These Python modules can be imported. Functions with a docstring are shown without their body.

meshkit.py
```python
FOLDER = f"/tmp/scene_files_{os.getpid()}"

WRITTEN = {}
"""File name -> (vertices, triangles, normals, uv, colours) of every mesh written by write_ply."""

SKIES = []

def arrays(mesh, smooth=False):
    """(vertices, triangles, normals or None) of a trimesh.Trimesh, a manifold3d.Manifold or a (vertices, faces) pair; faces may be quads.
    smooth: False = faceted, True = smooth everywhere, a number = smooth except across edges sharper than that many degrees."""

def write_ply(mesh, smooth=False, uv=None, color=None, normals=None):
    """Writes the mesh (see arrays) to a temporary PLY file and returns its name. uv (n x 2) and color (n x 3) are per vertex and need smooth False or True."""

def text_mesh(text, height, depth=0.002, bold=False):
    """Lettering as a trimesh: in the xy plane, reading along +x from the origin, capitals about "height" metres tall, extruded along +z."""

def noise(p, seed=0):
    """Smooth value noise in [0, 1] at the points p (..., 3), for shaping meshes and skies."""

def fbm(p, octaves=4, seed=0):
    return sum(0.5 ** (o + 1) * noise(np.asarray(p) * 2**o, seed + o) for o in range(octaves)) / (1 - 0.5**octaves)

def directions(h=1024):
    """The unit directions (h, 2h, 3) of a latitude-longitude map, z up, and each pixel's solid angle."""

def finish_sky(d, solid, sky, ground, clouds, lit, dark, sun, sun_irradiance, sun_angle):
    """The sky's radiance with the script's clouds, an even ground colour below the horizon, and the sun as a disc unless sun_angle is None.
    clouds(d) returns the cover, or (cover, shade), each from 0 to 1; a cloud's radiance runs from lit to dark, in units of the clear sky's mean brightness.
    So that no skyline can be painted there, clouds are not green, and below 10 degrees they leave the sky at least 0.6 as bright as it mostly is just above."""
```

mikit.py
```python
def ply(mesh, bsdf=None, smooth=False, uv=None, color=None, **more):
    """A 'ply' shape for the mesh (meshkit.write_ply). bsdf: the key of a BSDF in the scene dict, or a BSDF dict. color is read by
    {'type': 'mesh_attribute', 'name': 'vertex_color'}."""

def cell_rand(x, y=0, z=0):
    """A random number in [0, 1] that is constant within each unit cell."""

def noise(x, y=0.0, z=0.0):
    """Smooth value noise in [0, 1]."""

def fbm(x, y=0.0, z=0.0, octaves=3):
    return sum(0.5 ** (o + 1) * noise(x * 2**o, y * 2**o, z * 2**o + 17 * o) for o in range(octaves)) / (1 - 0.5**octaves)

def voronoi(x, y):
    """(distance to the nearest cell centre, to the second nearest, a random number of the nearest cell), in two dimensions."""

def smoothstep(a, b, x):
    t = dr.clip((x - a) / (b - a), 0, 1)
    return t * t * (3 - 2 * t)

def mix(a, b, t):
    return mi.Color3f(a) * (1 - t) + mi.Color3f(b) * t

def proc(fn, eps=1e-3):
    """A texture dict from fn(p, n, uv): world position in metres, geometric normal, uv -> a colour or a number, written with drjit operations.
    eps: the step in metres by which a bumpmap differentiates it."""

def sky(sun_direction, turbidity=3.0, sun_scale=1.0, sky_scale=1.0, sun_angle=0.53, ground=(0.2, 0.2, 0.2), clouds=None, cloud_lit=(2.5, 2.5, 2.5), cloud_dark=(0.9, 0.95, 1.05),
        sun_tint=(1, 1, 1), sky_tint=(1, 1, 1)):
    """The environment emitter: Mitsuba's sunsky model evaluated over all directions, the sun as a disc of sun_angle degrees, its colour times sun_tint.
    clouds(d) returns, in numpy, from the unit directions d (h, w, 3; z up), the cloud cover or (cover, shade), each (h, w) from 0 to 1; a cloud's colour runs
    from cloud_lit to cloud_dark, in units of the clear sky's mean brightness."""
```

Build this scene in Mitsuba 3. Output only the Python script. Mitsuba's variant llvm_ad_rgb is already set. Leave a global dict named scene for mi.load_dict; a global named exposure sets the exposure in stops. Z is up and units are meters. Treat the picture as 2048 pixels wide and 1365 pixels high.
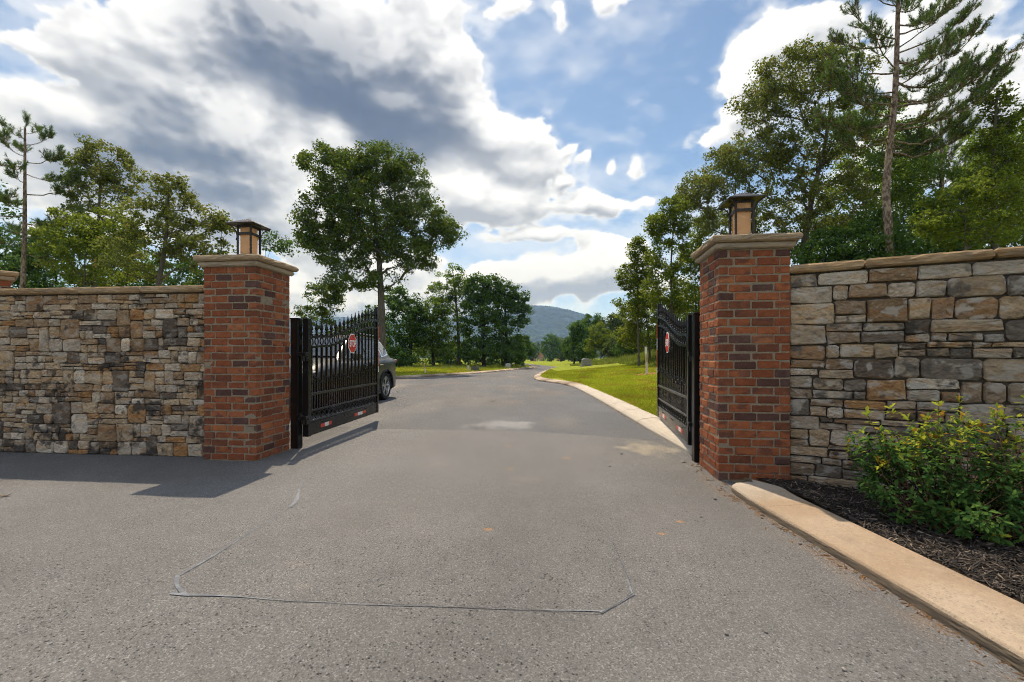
import math, numpy as np, drjit as dr, mitsuba as mi, trimesh, shapely, manifold3d, mikit, meshkit
from shapely.geometry import Polygon, LineString
from mikit import noise, fbm, voronoi, cell_rand, smoothstep, mix, proc

T = mi.ScalarTransform4f
scene, labels = {}, {}
PI = math.pi
EYE = 1.163

# ------------------------------------------------------------------ camera, sky, exposure
exposure = 2.0
scene['camera'] = {
    'type': 'perspective', 'fov': 96.75, 'fov_axis': 'x', 'near_clip': 0.05, 'far_clip': 20000.0,
    'principal_point_offset_y': -0.0223,
    'to_world': T().look_at(origin=[0, 0, EYE], target=[0, 10, EYE], up=[0, 0, 1]),
}
SUN = (-0.33, 1.24, 2.29)
BLOBS = [  # azimuth, elevation (degrees), half widths, weight, darkness of the cloud's underside
    (-36.5, 27.6, 5.4, 4.4, 0.85, 0.10),
    (-40.4, 24.4, 3.7, 3.6, 0.60, 0.05),
    (-45.1, 20.9, 4.4, 1.5, 0.75, 0.15),
    (-43.8, 17.3, 10.6, 2.7, 0.85, 0.55),
    (-33.6, 23.0, 8.9, 4.0, 0.75, 0.16),
    (-32.7, 19.5, 9.2, 2.8, 0.80, 0.75),
    (-25.0, 31.0, 9.3, 6.3, 0.90, 0.85),
    (-17.3, 28.3, 7.1, 4.7, 0.90, 0.95),
    (-11.4, 25.8, 6.0, 2.5, 0.85, 0.85),
    (-30.9, 32.8, 4.7, 2.7, 0.60, 0.45),
    (-10.8, 35.2, 3.5, 5.4, 0.85, 0.00),
    (-7.8, 31.5, 2.9, 4.1, 0.70, 0.00),
    (-4.0, 26.9, 5.0, 3.0, 0.60, 0.00),
    (0.4, 26.0, 5.7, 2.8, 0.75, 0.05),
    (3.5, 23.3, 3.5, 1.6, 0.50, 0.05),
    (-7.8, 19.9, 9.3, 3.3, 0.85, 0.00),
    (-0.9, 19.5, 8.9, 2.5, 0.60, 0.00),
    (-29.9, 15.1, 9.1, 2.5, 0.85, 0.12),
    (-22.9, 12.2, 10.4, 3.3, 0.70, 0.25),
    (2.3, 14.9, 4.9, 0.8, 0.50, 0.00),
    (6.6, 8.9, 11.7, 2.7, 0.90, 0.18),
    (12.2, 11.7, 4.7, 3.5, 0.80, 0.00),
    (-7.8, 7.6, 12.3, 3.1, 0.85, 0.20),
    (-19.6, 5.5, 11.1, 2.4, 0.80, 0.25),
    (33.2, 30.2, 3.4, 2.8, 0.85, 0.00),
    (30.5, 28.9, 2.9, 2.5, 0.70, 0.00),
    (27.6, 25.6, 2.7, 3.2, 0.55, 0.00),
    (44.9, 25.2, 5.4, 6.9, 0.95, 0.30),
    (42.2, 18.6, 5.6, 3.8, 0.80, 0.25),
    (11.6, 18.6, 3.4, 1.3, 0.62, 0.00),
    (13.9, 19.0, 2.2, 0.8, 0.40, 0.00),
    (13.2, 22.3, 0.7, 0.8, 0.60, 0.00),
    (15.5, 22.0, 0.6, 1.3, 0.60, 0.00),
    (9.6, 23.5, 0.8, 0.5, 0.62, 0.00),
    (7.9, 24.7, 0.8, 0.5, 0.65, 0.00),
    (7.0, 21.5, 0.9, 0.8, 0.60, 0.00),
    (23.0, 23.8, 1.8, 0.7, 0.55, 0.00),
    (13.9, 36.8, 2.6, 1.2, 0.60, 0.00),
    (-0.9, 37.5, 2.7, 1.0, 0.50, 0.00),
    (5.1, 35.6, 1.1, 1.5, 0.40, 0.00),
    (-47.8, 25.2, 1.5, 0.6, 0.50, 0.10),
    (-44.5, 26.6, 1.7, 0.7, 0.35, 0.00),
    (-46.7, 24.5, 2.4, 0.6, 0.30, 0.00),
]

def ss(a, b, x):
    t = np.clip((x - a) / (b - a), 0, 1)
    return t * t * (3 - 2 * t)

def billow(p, octaves, seed):
    """Puffy noise, 0 to 1: rounded lumps with creases between them."""
    return 1 - sum(0.5 ** (o + 1) * np.abs(2 * meshkit.noise(p * 2.03 ** o + 3.7 * o, seed + o) - 1) for o in range(octaves)) / (1 - 0.5 ** octaves) * 1.35

def density(d):
    az = np.degrees(np.arctan2(d[..., 0], d[..., 1]))
    el = np.degrees(np.arcsin(np.clip(d[..., 2], -1, 1)))
    w1 = meshkit.fbm(d * 5.0 + 3.1, 4, 11) - 0.5
    w2 = meshkit.fbm(d * 5.0 + 9.7, 4, 23) - 0.5
    az2, el2 = az + 9 * w1, el + 7 * w2
    big = meshkit.fbm(d * np.array([3.2, 3.2, 4.6]) + 1.7, 4, 5) - 0.5
    puff = billow(d * 9.0 + 5.0, 5, 41) - 0.5
    wisp = meshkit.fbm(d * np.array([26.0, 26.0, 40.0]) + 5.0, 5, 77) - 0.5
    field, dark = -0.34 + 0 * az, 0 * az
    for a, e, ra, re, wt, dk in BLOBS:
        da = (az2 - a + 180) % 360 - 180
        g = np.exp(-((da * np.cos(np.radians(min(e, 60))) / ra) ** 2 + ((el2 - e) / re) ** 2) ** 1.15)
        field = field + wt * g
        dark = dark + dk * g
    # away from the view the same broken cumulus goes on
    view = np.exp(-((az / 62.0) ** 4)) * (1 - ss(52, 75, el))
    field = field * view + (1 - view) * (0.0 + 2.0 * big)
    dark = dark * view + (1 - view) * 1.3 * ss(0.2, 0.7, 2.0 * big)
    rough = 0.52 + 0.48 * ss(-0.33, -0.05, field)
    return field + (0.36 * big + 0.80 * puff + 0.62 * wisp) * rough, dark, big, wisp

def clouds(d):
    s = np.asarray(SUN) / np.linalg.norm(SUN)
    f, dark, big, wisp = density(d)
    toward = s - d * (d @ s)[..., None]
    d2 = d + 0.030 * toward / (np.linalg.norm(toward, axis=-1, keepdims=True) + 1e-6)
    f2 = density(d2 / np.linalg.norm(d2, axis=-1, keepdims=True))[0]
    d3 = d + 0.011 * toward / (np.linalg.norm(toward, axis=-1, keepdims=True) + 1e-6)
    f3 = density(d3 / np.linalg.norm(d3, axis=-1, keepdims=True))[0]
    cover = ss(0.0, 0.09, f)
    veil = meshkit.fbm(d * np.array([5.0, 5.0, 11.0]) + 8.3, 5, 63) - 0.5
    cover = np.maximum(cover, 0.42 * ss(-0.12, 0.28, veil + 0.4 * wisp))
    cover = np.maximum(cover, 0.6 * ss(-0.25, 0.05, f) * ss(-0.15, 0.25, wisp + 0.1))
    relief = 0.8 * (f2 - f) + 1.2 * (f3 - f)
    core = ss(0.14, 0.62, f)
    tex = np.clip(0.42 + 1.25 * relief + 1.1 * wisp + 0.7 * veil + 0.25 * ss(0.3, 1.1, f), 0, 1.2)
    shade = (0.03 + 0.56 * tex) * ss(0.0, 0.22, f) + dark * 0.86 * core * (0.80 + 0.5 * (tex - 0.4))
    return cover, shade / (1 + np.maximum(shade, 0) ** 3.5) ** (1 / 3.5)

scene['sky_light'] = mikit.sky(SUN, turbidity=3.0, sun_scale=1.0, sky_scale=1.0, clouds=clouds, cloud_lit=(2.95, 2.95, 2.97), cloud_dark=(0.30, 0.40, 0.62))

# ------------------------------------------------------------------ helpers
_taken = {}
def numbered(key):
    n = _taken.get(key, -1) + 1
    _taken[key] = n
    return key if n == 0 else f'{key}_{n:03d}'

def thing(name, label, category, group=None):
    k = numbered(name)
    labels[k] = {'label': label, 'category': category}
    if group: labels[k]['group'] = group
    return k

def obj(name, mesh, bsdf, parent=None, smooth=False, uv=None, label=None, category=None, kind=None, group=None, color=None):
    k = numbered(f'{parent}__{name}' if parent else name)
    scene[k] = mikit.ply(mesh, bsdf, smooth=smooth, uv=uv, color=color)
    e = {a: b for a, b in (('label', label), ('category', category), ('kind', kind), ('group', group)) if b}
    if e: labels[k] = e
    return k

def cat(parts):
    vs, fs, at = [], [], 0
    for v, f in parts:
        v, f = np.asarray(v, float), np.asarray(f, int)
        if f.shape[1] == 4: f = np.vstack([f[:, [0, 1, 2]], f[:, [0, 2, 3]]])
        vs.append(v); fs.append(f + at); at += len(v)
    return np.vstack(vs), np.vstack(fs)

def rotz(v, deg):
    c, s = math.cos(math.radians(deg)), math.sin(math.radians(deg))
    v = np.asarray(v, float)
    return np.stack([c * v[..., 0] - s * v[..., 1], s * v[..., 0] + c * v[..., 1], v[..., 2]], -1)

class Frame:
    """A place with its own axes: origin and a turn about z."""
    def __init__(self, x, y, z, deg): self.o, self.deg = np.array([x, y, z], float), deg
    def __call__(self, m): return rotz(m[0], self.deg) + self.o, m[1]

BOXF = np.array([[0, 3, 2, 1], [4, 5, 6, 7], [0, 1, 5, 4], [1, 2, 6, 5], [2, 3, 7, 6], [3, 0, 4, 7]])
def box(x0, x1, y0, y1, z0, z1):
    v = np.array([[x0, y0, z0], [x1, y0, z0], [x1, y1, z0], [x0, y1, z0], [x0, y0, z1], [x1, y0, z1], [x1, y1, z1], [x0, y1, z1]], float)
    return v, np.vstack([BOXF[:, [0, 1, 2]], BOXF[:, [0, 2, 3]]])

def cbox(x0, x1, y0, y1, z0, z1, c=0.004):
    """A box with chamfered edges (44 triangles)."""
    lo, hi = np.array([x0, y0, z0], float), np.array([x1, y1, z1], float)
    c = min(c, 0.3 * (hi - lo).min())
    V, idx = [], {}
    for sx in (0, 1):
        for sy in (0, 1):
            for sz in (0, 1):
                s = np.array([sx, sy, sz])
                corner = np.where(s, hi, lo)
                for ax in range(3):
                    p = corner.copy()
                    for o in range(3):
                        if o != ax: p[o] += c if s[o] == 0 else -c
                    idx[(sx, sy, sz, ax)] = len(V); V.append(p)
    V = np.array(V); mid = (lo + hi) / 2; F = []
    def add(ids):
        p = V[ids]
        n = np.cross(p[1] - p[0], p[2] - p[0])
        if n @ (p.mean(0) - mid) < 0: ids = ids[::-1]
        for k in range(1, len(ids) - 1): F.append([ids[0], ids[k], ids[k + 1]])
    for ax in range(3):
        o1, o2 = [o for o in range(3) if o != ax]
        for s in (0, 1):
            ids = []
            for a, b in ((0, 0), (1, 0), (1, 1), (0, 1)):
                t = [0, 0, 0]; t[ax] = s; t[o1] = a; t[o2] = b
                ids.append(idx[(*t, ax)])
            add(ids)
        for a in (0, 1):
            for b in (0, 1):
                e = []
                for s, order in ((0, (o1, o2)), (1, (o2, o1))):
                    t = [0, 0, 0]; t[ax] = s; t[o1] = a; t[o2] = b
                    e += [idx[(*t, order[0])], idx[(*t, order[1])]]
                add(e)
    for sx in (0, 1):
        for sy in (0, 1):
            for sz in (0, 1): add([idx[(sx, sy, sz, ax)] for ax in range(3)])
    return V, np.array(F)

def tube(pts, radii, n=6, caps=True):
    pts = np.asarray(pts, float); radii = np.broadcast_to(radii, len(pts)).astype(float)
    d = np.gradient(pts, axis=0); d /= np.linalg.norm(d, axis=1, keepdims=True) + 1e-12
    ref = np.array([0, 0, 1.0]) if abs(d[0, 2]) < 0.9 else np.array([1.0, 0, 0])
    a = np.cross(d, ref); bad = np.linalg.norm(a, axis=1) < 1e-3
    a[bad] = np.cross(d[bad], [0.3, 1, 0.2]); a /= np.linalg.norm(a, axis=1, keepdims=True)
    b = np.cross(d, a)
    t = np.arange(n) * 2 * PI / n
    ring = pts[:, None] + radii[:, None, None] * (np.cos(t)[None, :, None] * a[:, None] + np.sin(t)[None, :, None] * b[:, None])
    v = ring.reshape(-1, 3); m = len(pts)
    i, j = np.meshgrid(np.arange(m - 1), np.arange(n), indexing='ij'); j2 = (j + 1) % n
    q = np.stack([i * n + j, (i + 1) * n + j, (i + 1) * n + j2, i * n + j2], -1).reshape(-1, 4)
    f = np.vstack([q[:, [0, 1, 2]], q[:, [0, 2, 3]]])
    if caps:
        v = np.vstack([v, pts[:1], pts[-1:]]); k = np.arange(n); k2 = (k + 1) % n
        f = np.vstack([f, np.stack([k, k2, k * 0 + m * n], 1), np.stack([(m - 1) * n + k2, (m - 1) * n + k, k * 0 + m * n + 1], 1)])
    return v, f

def lathe(profile, n=10):
    """profile: (r, z) from bottom to top."""
    p = np.asarray(profile, float); t = np.arange(n) * 2 * PI / n
    v = np.stack([p[:, None, 0] * np.cos(t), p[:, None, 0] * np.sin(t), np.repeat(p[:, 1:], n, 1)], -1).reshape(-1, 3)
    m = len(p); i, j = np.meshgrid(np.arange(m - 1), np.arange(n), indexing='ij'); j2 = (j + 1) % n
    q = np.stack([i * n + j, i * n + j2, (i + 1) * n + j2, (i + 1) * n + j], -1).reshape(-1, 4)
    return v, np.vstack([q[:, [0, 1, 2]], q[:, [0, 2, 3]]])

def torus(R, r, n=14, m=6):
    a, b = np.meshgrid(np.arange(n) * 2 * PI / n, np.arange(m) * 2 * PI / m, indexing='ij')
    v = np.stack([(R + r * np.cos(b)) * np.cos(a), r * np.sin(b), (R + r * np.cos(b)) * np.sin(a)], -1).reshape(-1, 3)
    i, j = np.meshgrid(np.arange(n), np.arange(m), indexing='ij'); i2, j2 = (i + 1) % n, (j + 1) % m
    q = np.stack([i * m + j, i * m + j2, i2 * m + j2, i2 * m + j], -1).reshape(-1, 4)
    return v, np.vstack([q[:, [0, 1, 2]], q[:, [0, 2, 3]]])

def grid(xs, ys, z):
    X, Y = np.meshgrid(xs, ys)
    v = np.stack([X, Y, z(X, Y) if callable(z) else X * 0 + z], -1).reshape(-1, 3)
    n = len(xs); i, j = np.meshgrid(np.arange(len(ys) - 1), np.arange(n - 1), indexing='ij')
    q = np.stack([i * n + j, i * n + j + 1, (i + 1) * n + j + 1, (i + 1) * n + j], -1).reshape(-1, 4)
    return v, np.vstack([q[:, [0, 1, 2]], q[:, [0, 2, 3]]])

def flat(poly, z):
    v, f = trimesh.creation.triangulate_polygon(poly, engine='earcut')
    f = np.asarray(f); v = np.column_stack([v, np.full(len(v), float(z))])
    n = np.cross(v[f[:, 1]] - v[f[:, 0]], v[f[:, 2]] - v[f[:, 0]])[:, 2]
    f[n < 0] = f[n < 0][:, ::-1]
    return v, f

def sweep(path, profile, closed=True):
    """Sweeps a cross-section (offset to the right of the path, height) along a ground path (x, y) or (x, y, z)."""
    p = np.asarray(path, float)
    if p.shape[1] == 2: p = np.column_stack([p, np.zeros(len(p))])
    d = np.gradient(p[:, :2], axis=0); d /= np.linalg.norm(d, axis=1, keepdims=True)
    r = np.column_stack([d[:, 1], -d[:, 0], np.zeros(len(p))])
    q = np.asarray(profile, float); k = len(q)
    v = (p[:, None] + q[None, :, :1] * r[:, None] + q[None, :, 1:] * np.array([0, 0, 1.0])).reshape(-1, 3)
    m = len(p); i, j = np.meshgrid(np.arange(m - 1), np.arange(k if closed else k - 1), indexing='ij'); j2 = (j + 1) % k
    f = np.stack([i * k + j, i * k + j2, (i + 1) * k + j2, (i + 1) * k + j], -1).reshape(-1, 4)
    f = np.vstack([f[:, [0, 1, 2]], f[:, [0, 2, 3]]])
    if closed:
        caps = [[0, a + 1, a] for a in range(1, k - 1)] + [[(m - 1) * k, (m - 1) * k + a, (m - 1) * k + a + 1] for a in range(1, k - 1)]
        f = np.vstack([f, caps])
    return v, f

def smooth_line(pts, step=0.5):
    pts = np.asarray(pts, float)
    n = len(pts); P = np.vstack([2 * pts[0] - pts[1], pts, 2 * pts[-1] - pts[-2]]); out = []
    for i in range(n - 1):
        p0, p1, p2, p3 = P[i:i + 4]
        k = max(1, int(np.linalg.norm(p2 - p1) / step))
        t = (np.arange(k) / k)[:, None]
        out.append(0.5 * (2 * p1 + (p2 - p0) * t + (2 * p0 - 5 * p1 + 4 * p2 - p3) * t ** 2 + (3 * p1 - p0 - 3 * p2 + p3) * t ** 3))
    return np.vstack(out + [pts[-1:]])

# ------------------------------------------------------------------ materials
def mat(name, color, rough=0.8, spec=0.3, bump=None, two=True, **more):
    b = {'type': 'principled', 'base_color': proc(color) if callable(color) else {'type': 'rgb', 'value': list(color)}, 'specular': spec,
         'roughness': proc(rough) if callable(rough) else rough, **more}
    if bump:
        fn, scale = bump[:2]
        b = {'type': 'bumpmap', 'bump_texture': proc(fn, *(bump[2:] or (1e-3,))), 'scale': scale, 'nested': b}
    scene[name] = {'type': 'twosided', 'nested': b} if two else b
    return name

def leafmat(name, color, trans=0.9, rough=0.5, spec=0.5):
    scene[name] = {'type': 'principledthin', 'base_color': proc(color) if callable(color) else {'type': 'rgb', 'value': list(color)},
                   'roughness': rough, 'diff_trans': trans, 'eta': 1.4, 'spec_trans': 0.0}
    return name

C3 = mi.Color3f
def lerp(a, b, t): return a + (b - a) * t

# asphalt --------------------------------------------------------------
def grain(x, y, k):
    """Speckle of the aggregate with sparse dark pits; k = stones per metre."""
    a = voronoi(x * k, y * k)
    b = voronoi(x * 58 + 7, y * 58)
    u = fbm(x * k * 1.7, y * k * 1.7, 4.0, 2)
    size = 0.04 + 0.26 * smoothstep(0.72, 1.0, b[2])
    pit = smoothstep(size + 0.06, size * 0.6, b[0] + 0.30 * (u - 0.5)) * smoothstep(0.74, 0.76, b[2]) * (0.45 + 0.55 * smoothstep(0.3, 0.55, fbm(x * 3 + 2, y * 3, 7.0, 3)))
    pale = smoothstep(0.93, 0.95, a[2])
    return 0.77 + 0.40 * a[2] * a[2] + 0.50 * (u - 0.5) + 0.28 * pale, pit, a[2]

def asphalt_front(p, n, uv):
    x, y = p.x, p.y
    t, pit, a2 = grain(x, y, 160)
    big = fbm(x * 0.45, y * 0.3, 3.0, 4)
    mid = fbm(x * 2.5, y * 2.5, 8.0, 4)
    blot = fbm(x * 9, y * 9, 2.0, 3)
    lane = fbm(x * 1.1 + 5, y * 0.09, 2.0, 3)
    t = t * (0.58 + 0.34 * big + 0.22 * mid + 0.16 * blot + 0.24 * lane) * 0.91
    c = mix((0.120, 0.1165, 0.115), (0.131, 0.1295, 0.129), a2)
    dust = smoothstep(0.50, 0.72, fbm(x * 0.9 + 4, y * 0.9, 1.0, 5))
    c = mix(c, (0.140, 0.134, 0.129), dust * 0.5)
    # sandy spill beside the right kerb at the seam, and pale scuffs
    sx, sy = x - 1.78 - 0.3 * (mid - 0.5), y - 5.75
    sand = smoothstep(1.0, 0.2, dr.sqrt(dr.square(sx / 0.36) + dr.square(sy / 0.75)) + 1.5 * (fbm(x * 7, y * 5, 0.0, 4) - 0.5))
    c = mix(c, (0.32, 0.275, 0.21), sand * 0.8)
    edge = smoothstep(0.20, 0.0, dr.abs(x - 1.86)) * smoothstep(0.42, 0.68, fbm(x * 14, y * 5, 2.0, 3)) * smoothstep(5.0, 4.0, y)
    c = mix(c, (0.20, 0.125, 0.07), edge * 0.45)
    for ox, oy, r in ((-0.16, 3.06, 0.030), (1.18, 3.20, 0.026), (0.98, 2.98, 0.022), (-0.05, 5.9, 0.04), (0.62, 5.2, 0.04), (-0.02, 4.7, 0.03)):
        q = smoothstep(1.5, 0.5, dr.sqrt(dr.square((x - ox) / r) + dr.square((y - oy) / (0.8 * r))) + 1.2 * (fbm(x * 45, y * 45, 1.0, 3) - 0.5))
        c = mix(c, (0.38, 0.19, 0.07), q * 0.6)
    for ox, oy, r in ((-1.20, 2.55, 0.085), (-1.06, 2.30, 0.06), (-1.40, 2.22, 0.05), (-0.8, 4.9, 0.16), (0.1, 4.3, 0.2)):
        q = smoothstep(1.3, 0.4, dr.sqrt(dr.square((x - ox) / r) + dr.square((y - oy) / (0.7 * r))) + 0.8 * (fbm(x * 12, y * 12, 1.0, 3) - 0.5))
        c = mix(c, (0.165, 0.155, 0.145), q * 0.55)
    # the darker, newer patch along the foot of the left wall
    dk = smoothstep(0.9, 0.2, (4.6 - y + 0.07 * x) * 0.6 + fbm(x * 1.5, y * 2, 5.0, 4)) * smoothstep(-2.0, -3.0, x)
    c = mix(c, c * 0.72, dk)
    return c * C3(0.965, 0.995, 1.03) * t * (1 - 0.62 * pit)

def asphalt_back(p, n, uv):
    x, y = p.x, p.y
    t, pit, a2 = grain(x, y, 110)
    big = fbm(x * 0.6 + 9, y * 0.16, 3.0, 4)
    mid = fbm(x * 2.0, y * 1.2, 8.0, 4)
    lane = fbm(x * 1.6, y * 0.05, 2.0, 3)
    t = t * (0.62 + 0.36 * big + 0.30 * mid + 0.24 * lane)
    c = mix((0.062, 0.068, 0.078), (0.083, 0.087, 0.094), mid)
    patch = smoothstep(1.0, 0.3, dr.sqrt(dr.square((x + 0.12) / 0.75) + dr.square((y - 7.75) / 0.55)) + 1.0 * (fbm(x * 5, y * 4, 0.0, 4) - 0.5))
    c = mix(c, (0.22, 0.23, 0.24), patch * 0.5)
    red = smoothstep(0.56, 0.75, fbm(x * 0.8, y * 0.35, 6.0, 4)) * smoothstep(9.0, 13.0, y)
    c = mix(c, (0.130, 0.100, 0.078), red * 0.5)
    dust = smoothstep(0.5, 0.75, fbm(x * 1.1 + 4, y * 0.5, 11.0, 5))
    c = mix(c, (0.120, 0.112, 0.104), dust * 0.5)
    return c * t * (1 - 0.5 * pit)

def asphalt_bump(p, n, uv):
    x, y = p.x, p.y
    t, pit, a2 = grain(x, y, 135)
    return 0.0022 * a2 - 0.004 * pit + 0.002 * noise(x * 60, y * 60)
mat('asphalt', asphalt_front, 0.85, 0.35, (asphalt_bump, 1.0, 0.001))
mat('asphalt_old', asphalt_back, 0.75, 0.4, (asphalt_bump, 1.0, 0.003))
mat('sealant', lambda p, n, uv: mix((0.135, 0.155, 0.185), (0.085, 0.10, 0.122), smoothstep(0.4, 0.6, fbm(p.x * 20, p.y * 20, 0.0, 3))), 0.6, 0.4)
mat('crack_fill', (0.035, 0.036, 0.038), 0.7, 0.3)

# concrete -------------------------------------------------------------
def kerb_tan(p, n, uv):
    x, y, z = p.x, p.y, p.z
    g = fbm(x * 3, y * 3, z * 3, 5)
    s = fbm(x * 60, y * 60, z * 60, 3)
    c = mix((0.245, 0.185, 0.130), (0.300, 0.245, 0.188), smoothstep(0.3, 0.7, g)) * (0.72 + 0.30 * s + 0.28 * noise(x * 210, y * 210, z * 210))
    c = mix(c, c * 0.80, smoothstep(0.56, 0.72, fbm(x * 7, y * 2.2, 3.0, 5)) * 0.7)
    c = mix(c, c * 0.45, smoothstep(0.004, 0.0015, dr.minimum(dr.abs(y - 3.36), dr.minimum(dr.abs(y - 1.52), dr.abs(y + 0.4)))))
    c = mix(c, c * 0.72, smoothstep(0.78, 0.86, noise(x * 120, y * 120, 2.0)) * smoothstep(0.45, 0.6, g))
    grey = smoothstep(3.3, 4.1, y + 0.5 * (g - 0.5))
    c = mix(c, C3(0.30, 0.275, 0.24) * (0.85 + 0.3 * s), grey * 0.6)
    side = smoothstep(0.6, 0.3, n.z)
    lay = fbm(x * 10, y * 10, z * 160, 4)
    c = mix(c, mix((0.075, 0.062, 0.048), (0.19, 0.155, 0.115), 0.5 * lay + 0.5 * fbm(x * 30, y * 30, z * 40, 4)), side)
    return c
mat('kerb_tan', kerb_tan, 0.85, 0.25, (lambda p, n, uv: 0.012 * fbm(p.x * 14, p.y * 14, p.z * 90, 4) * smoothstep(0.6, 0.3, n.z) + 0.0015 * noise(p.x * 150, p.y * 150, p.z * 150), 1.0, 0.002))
def kerb_pale(p, n, uv):
    g = fbm(p.x * 2 + 5 * uv.x, p.y * 2, p.z * 2, 5); s = fbm(p.x * 40, p.y * 40, p.z * 40, 3)
    c = mix((0.33, 0.295, 0.245), (0.41, 0.375, 0.325), g) * (0.86 + 0.14 * s + 0.10 * uv.x)
    return mix(c, (0.22, 0.15, 0.09), smoothstep(0.5, 0.75, fbm(p.x * 6, p.y * 3, p.z * 40, 4)) * smoothstep(0.5, 0.0, n.z) * 0.8)
mat('kerb_pale', kerb_pale, 0.85, 0.25, (lambda p, n, uv: 0.002 * noise(p.x * 90, p.y * 90, p.z * 90), 1.0, 0.003))
def kerb_old(p, n, uv):
    g = fbm(p.x * 1.6, p.y * 1.6, p.z * 2, 5)
    return mix((0.16, 0.125, 0.09), (0.40, 0.33, 0.26), smoothstep(0.3, 0.66, g))
mat('kerb_old', kerb_old, 0.9, 0.2)

# brick and mortar: uv = (which tone, a random number) of each brick ------------------------------------------
def brick(p, n, uv):
    x, y, z = p.x, p.y, p.z
    g = fbm(x * 22, y * 22, z * 22, 4); f = fbm(x * 90, y * 90, z * 120, 3)
    r = uv.y
    red = mix((0.250, 0.074, 0.032), (0.390, 0.130, 0.055), r)
    dusk = mix((0.105, 0.050, 0.040), (0.15, 0.080, 0.066), r)
    orange = mix((0.42, 0.150, 0.055), (0.38, 0.16, 0.085), r)
    brown = mix((0.18, 0.063, 0.033), (0.26, 0.095, 0.05), r)
    c = dr.select(uv.x < 0.66, red, dr.select(uv.x < 0.81, brown, dr.select(uv.x < 0.965, dusk, orange)))
    flash = smoothstep(0.53, 0.66, fbm(x * 9 + 31 * r, y * 9, z * 14, 3))
    c = mix(c, (0.095, 0.055, 0.05), flash * 0.55 * smoothstep(0.25, 0.5, r))
    c = c * (0.34 + 0.46 * g + 0.24 * f)
    c = mix(c, (0.36, 0.26, 0.19), smoothstep(0.74, 0.86, f + 0.12 * g) * 0.2)
    return c
mat('brick', brick, 0.85, 0.25, (lambda p, n, uv: 0.004 * fbm(p.x * 70, p.y * 70, p.z * 140, 3) + 0.003 * fbm(p.x * 18, p.y * 18, p.z * 30, 3), 1.0, 0.002))
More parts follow.
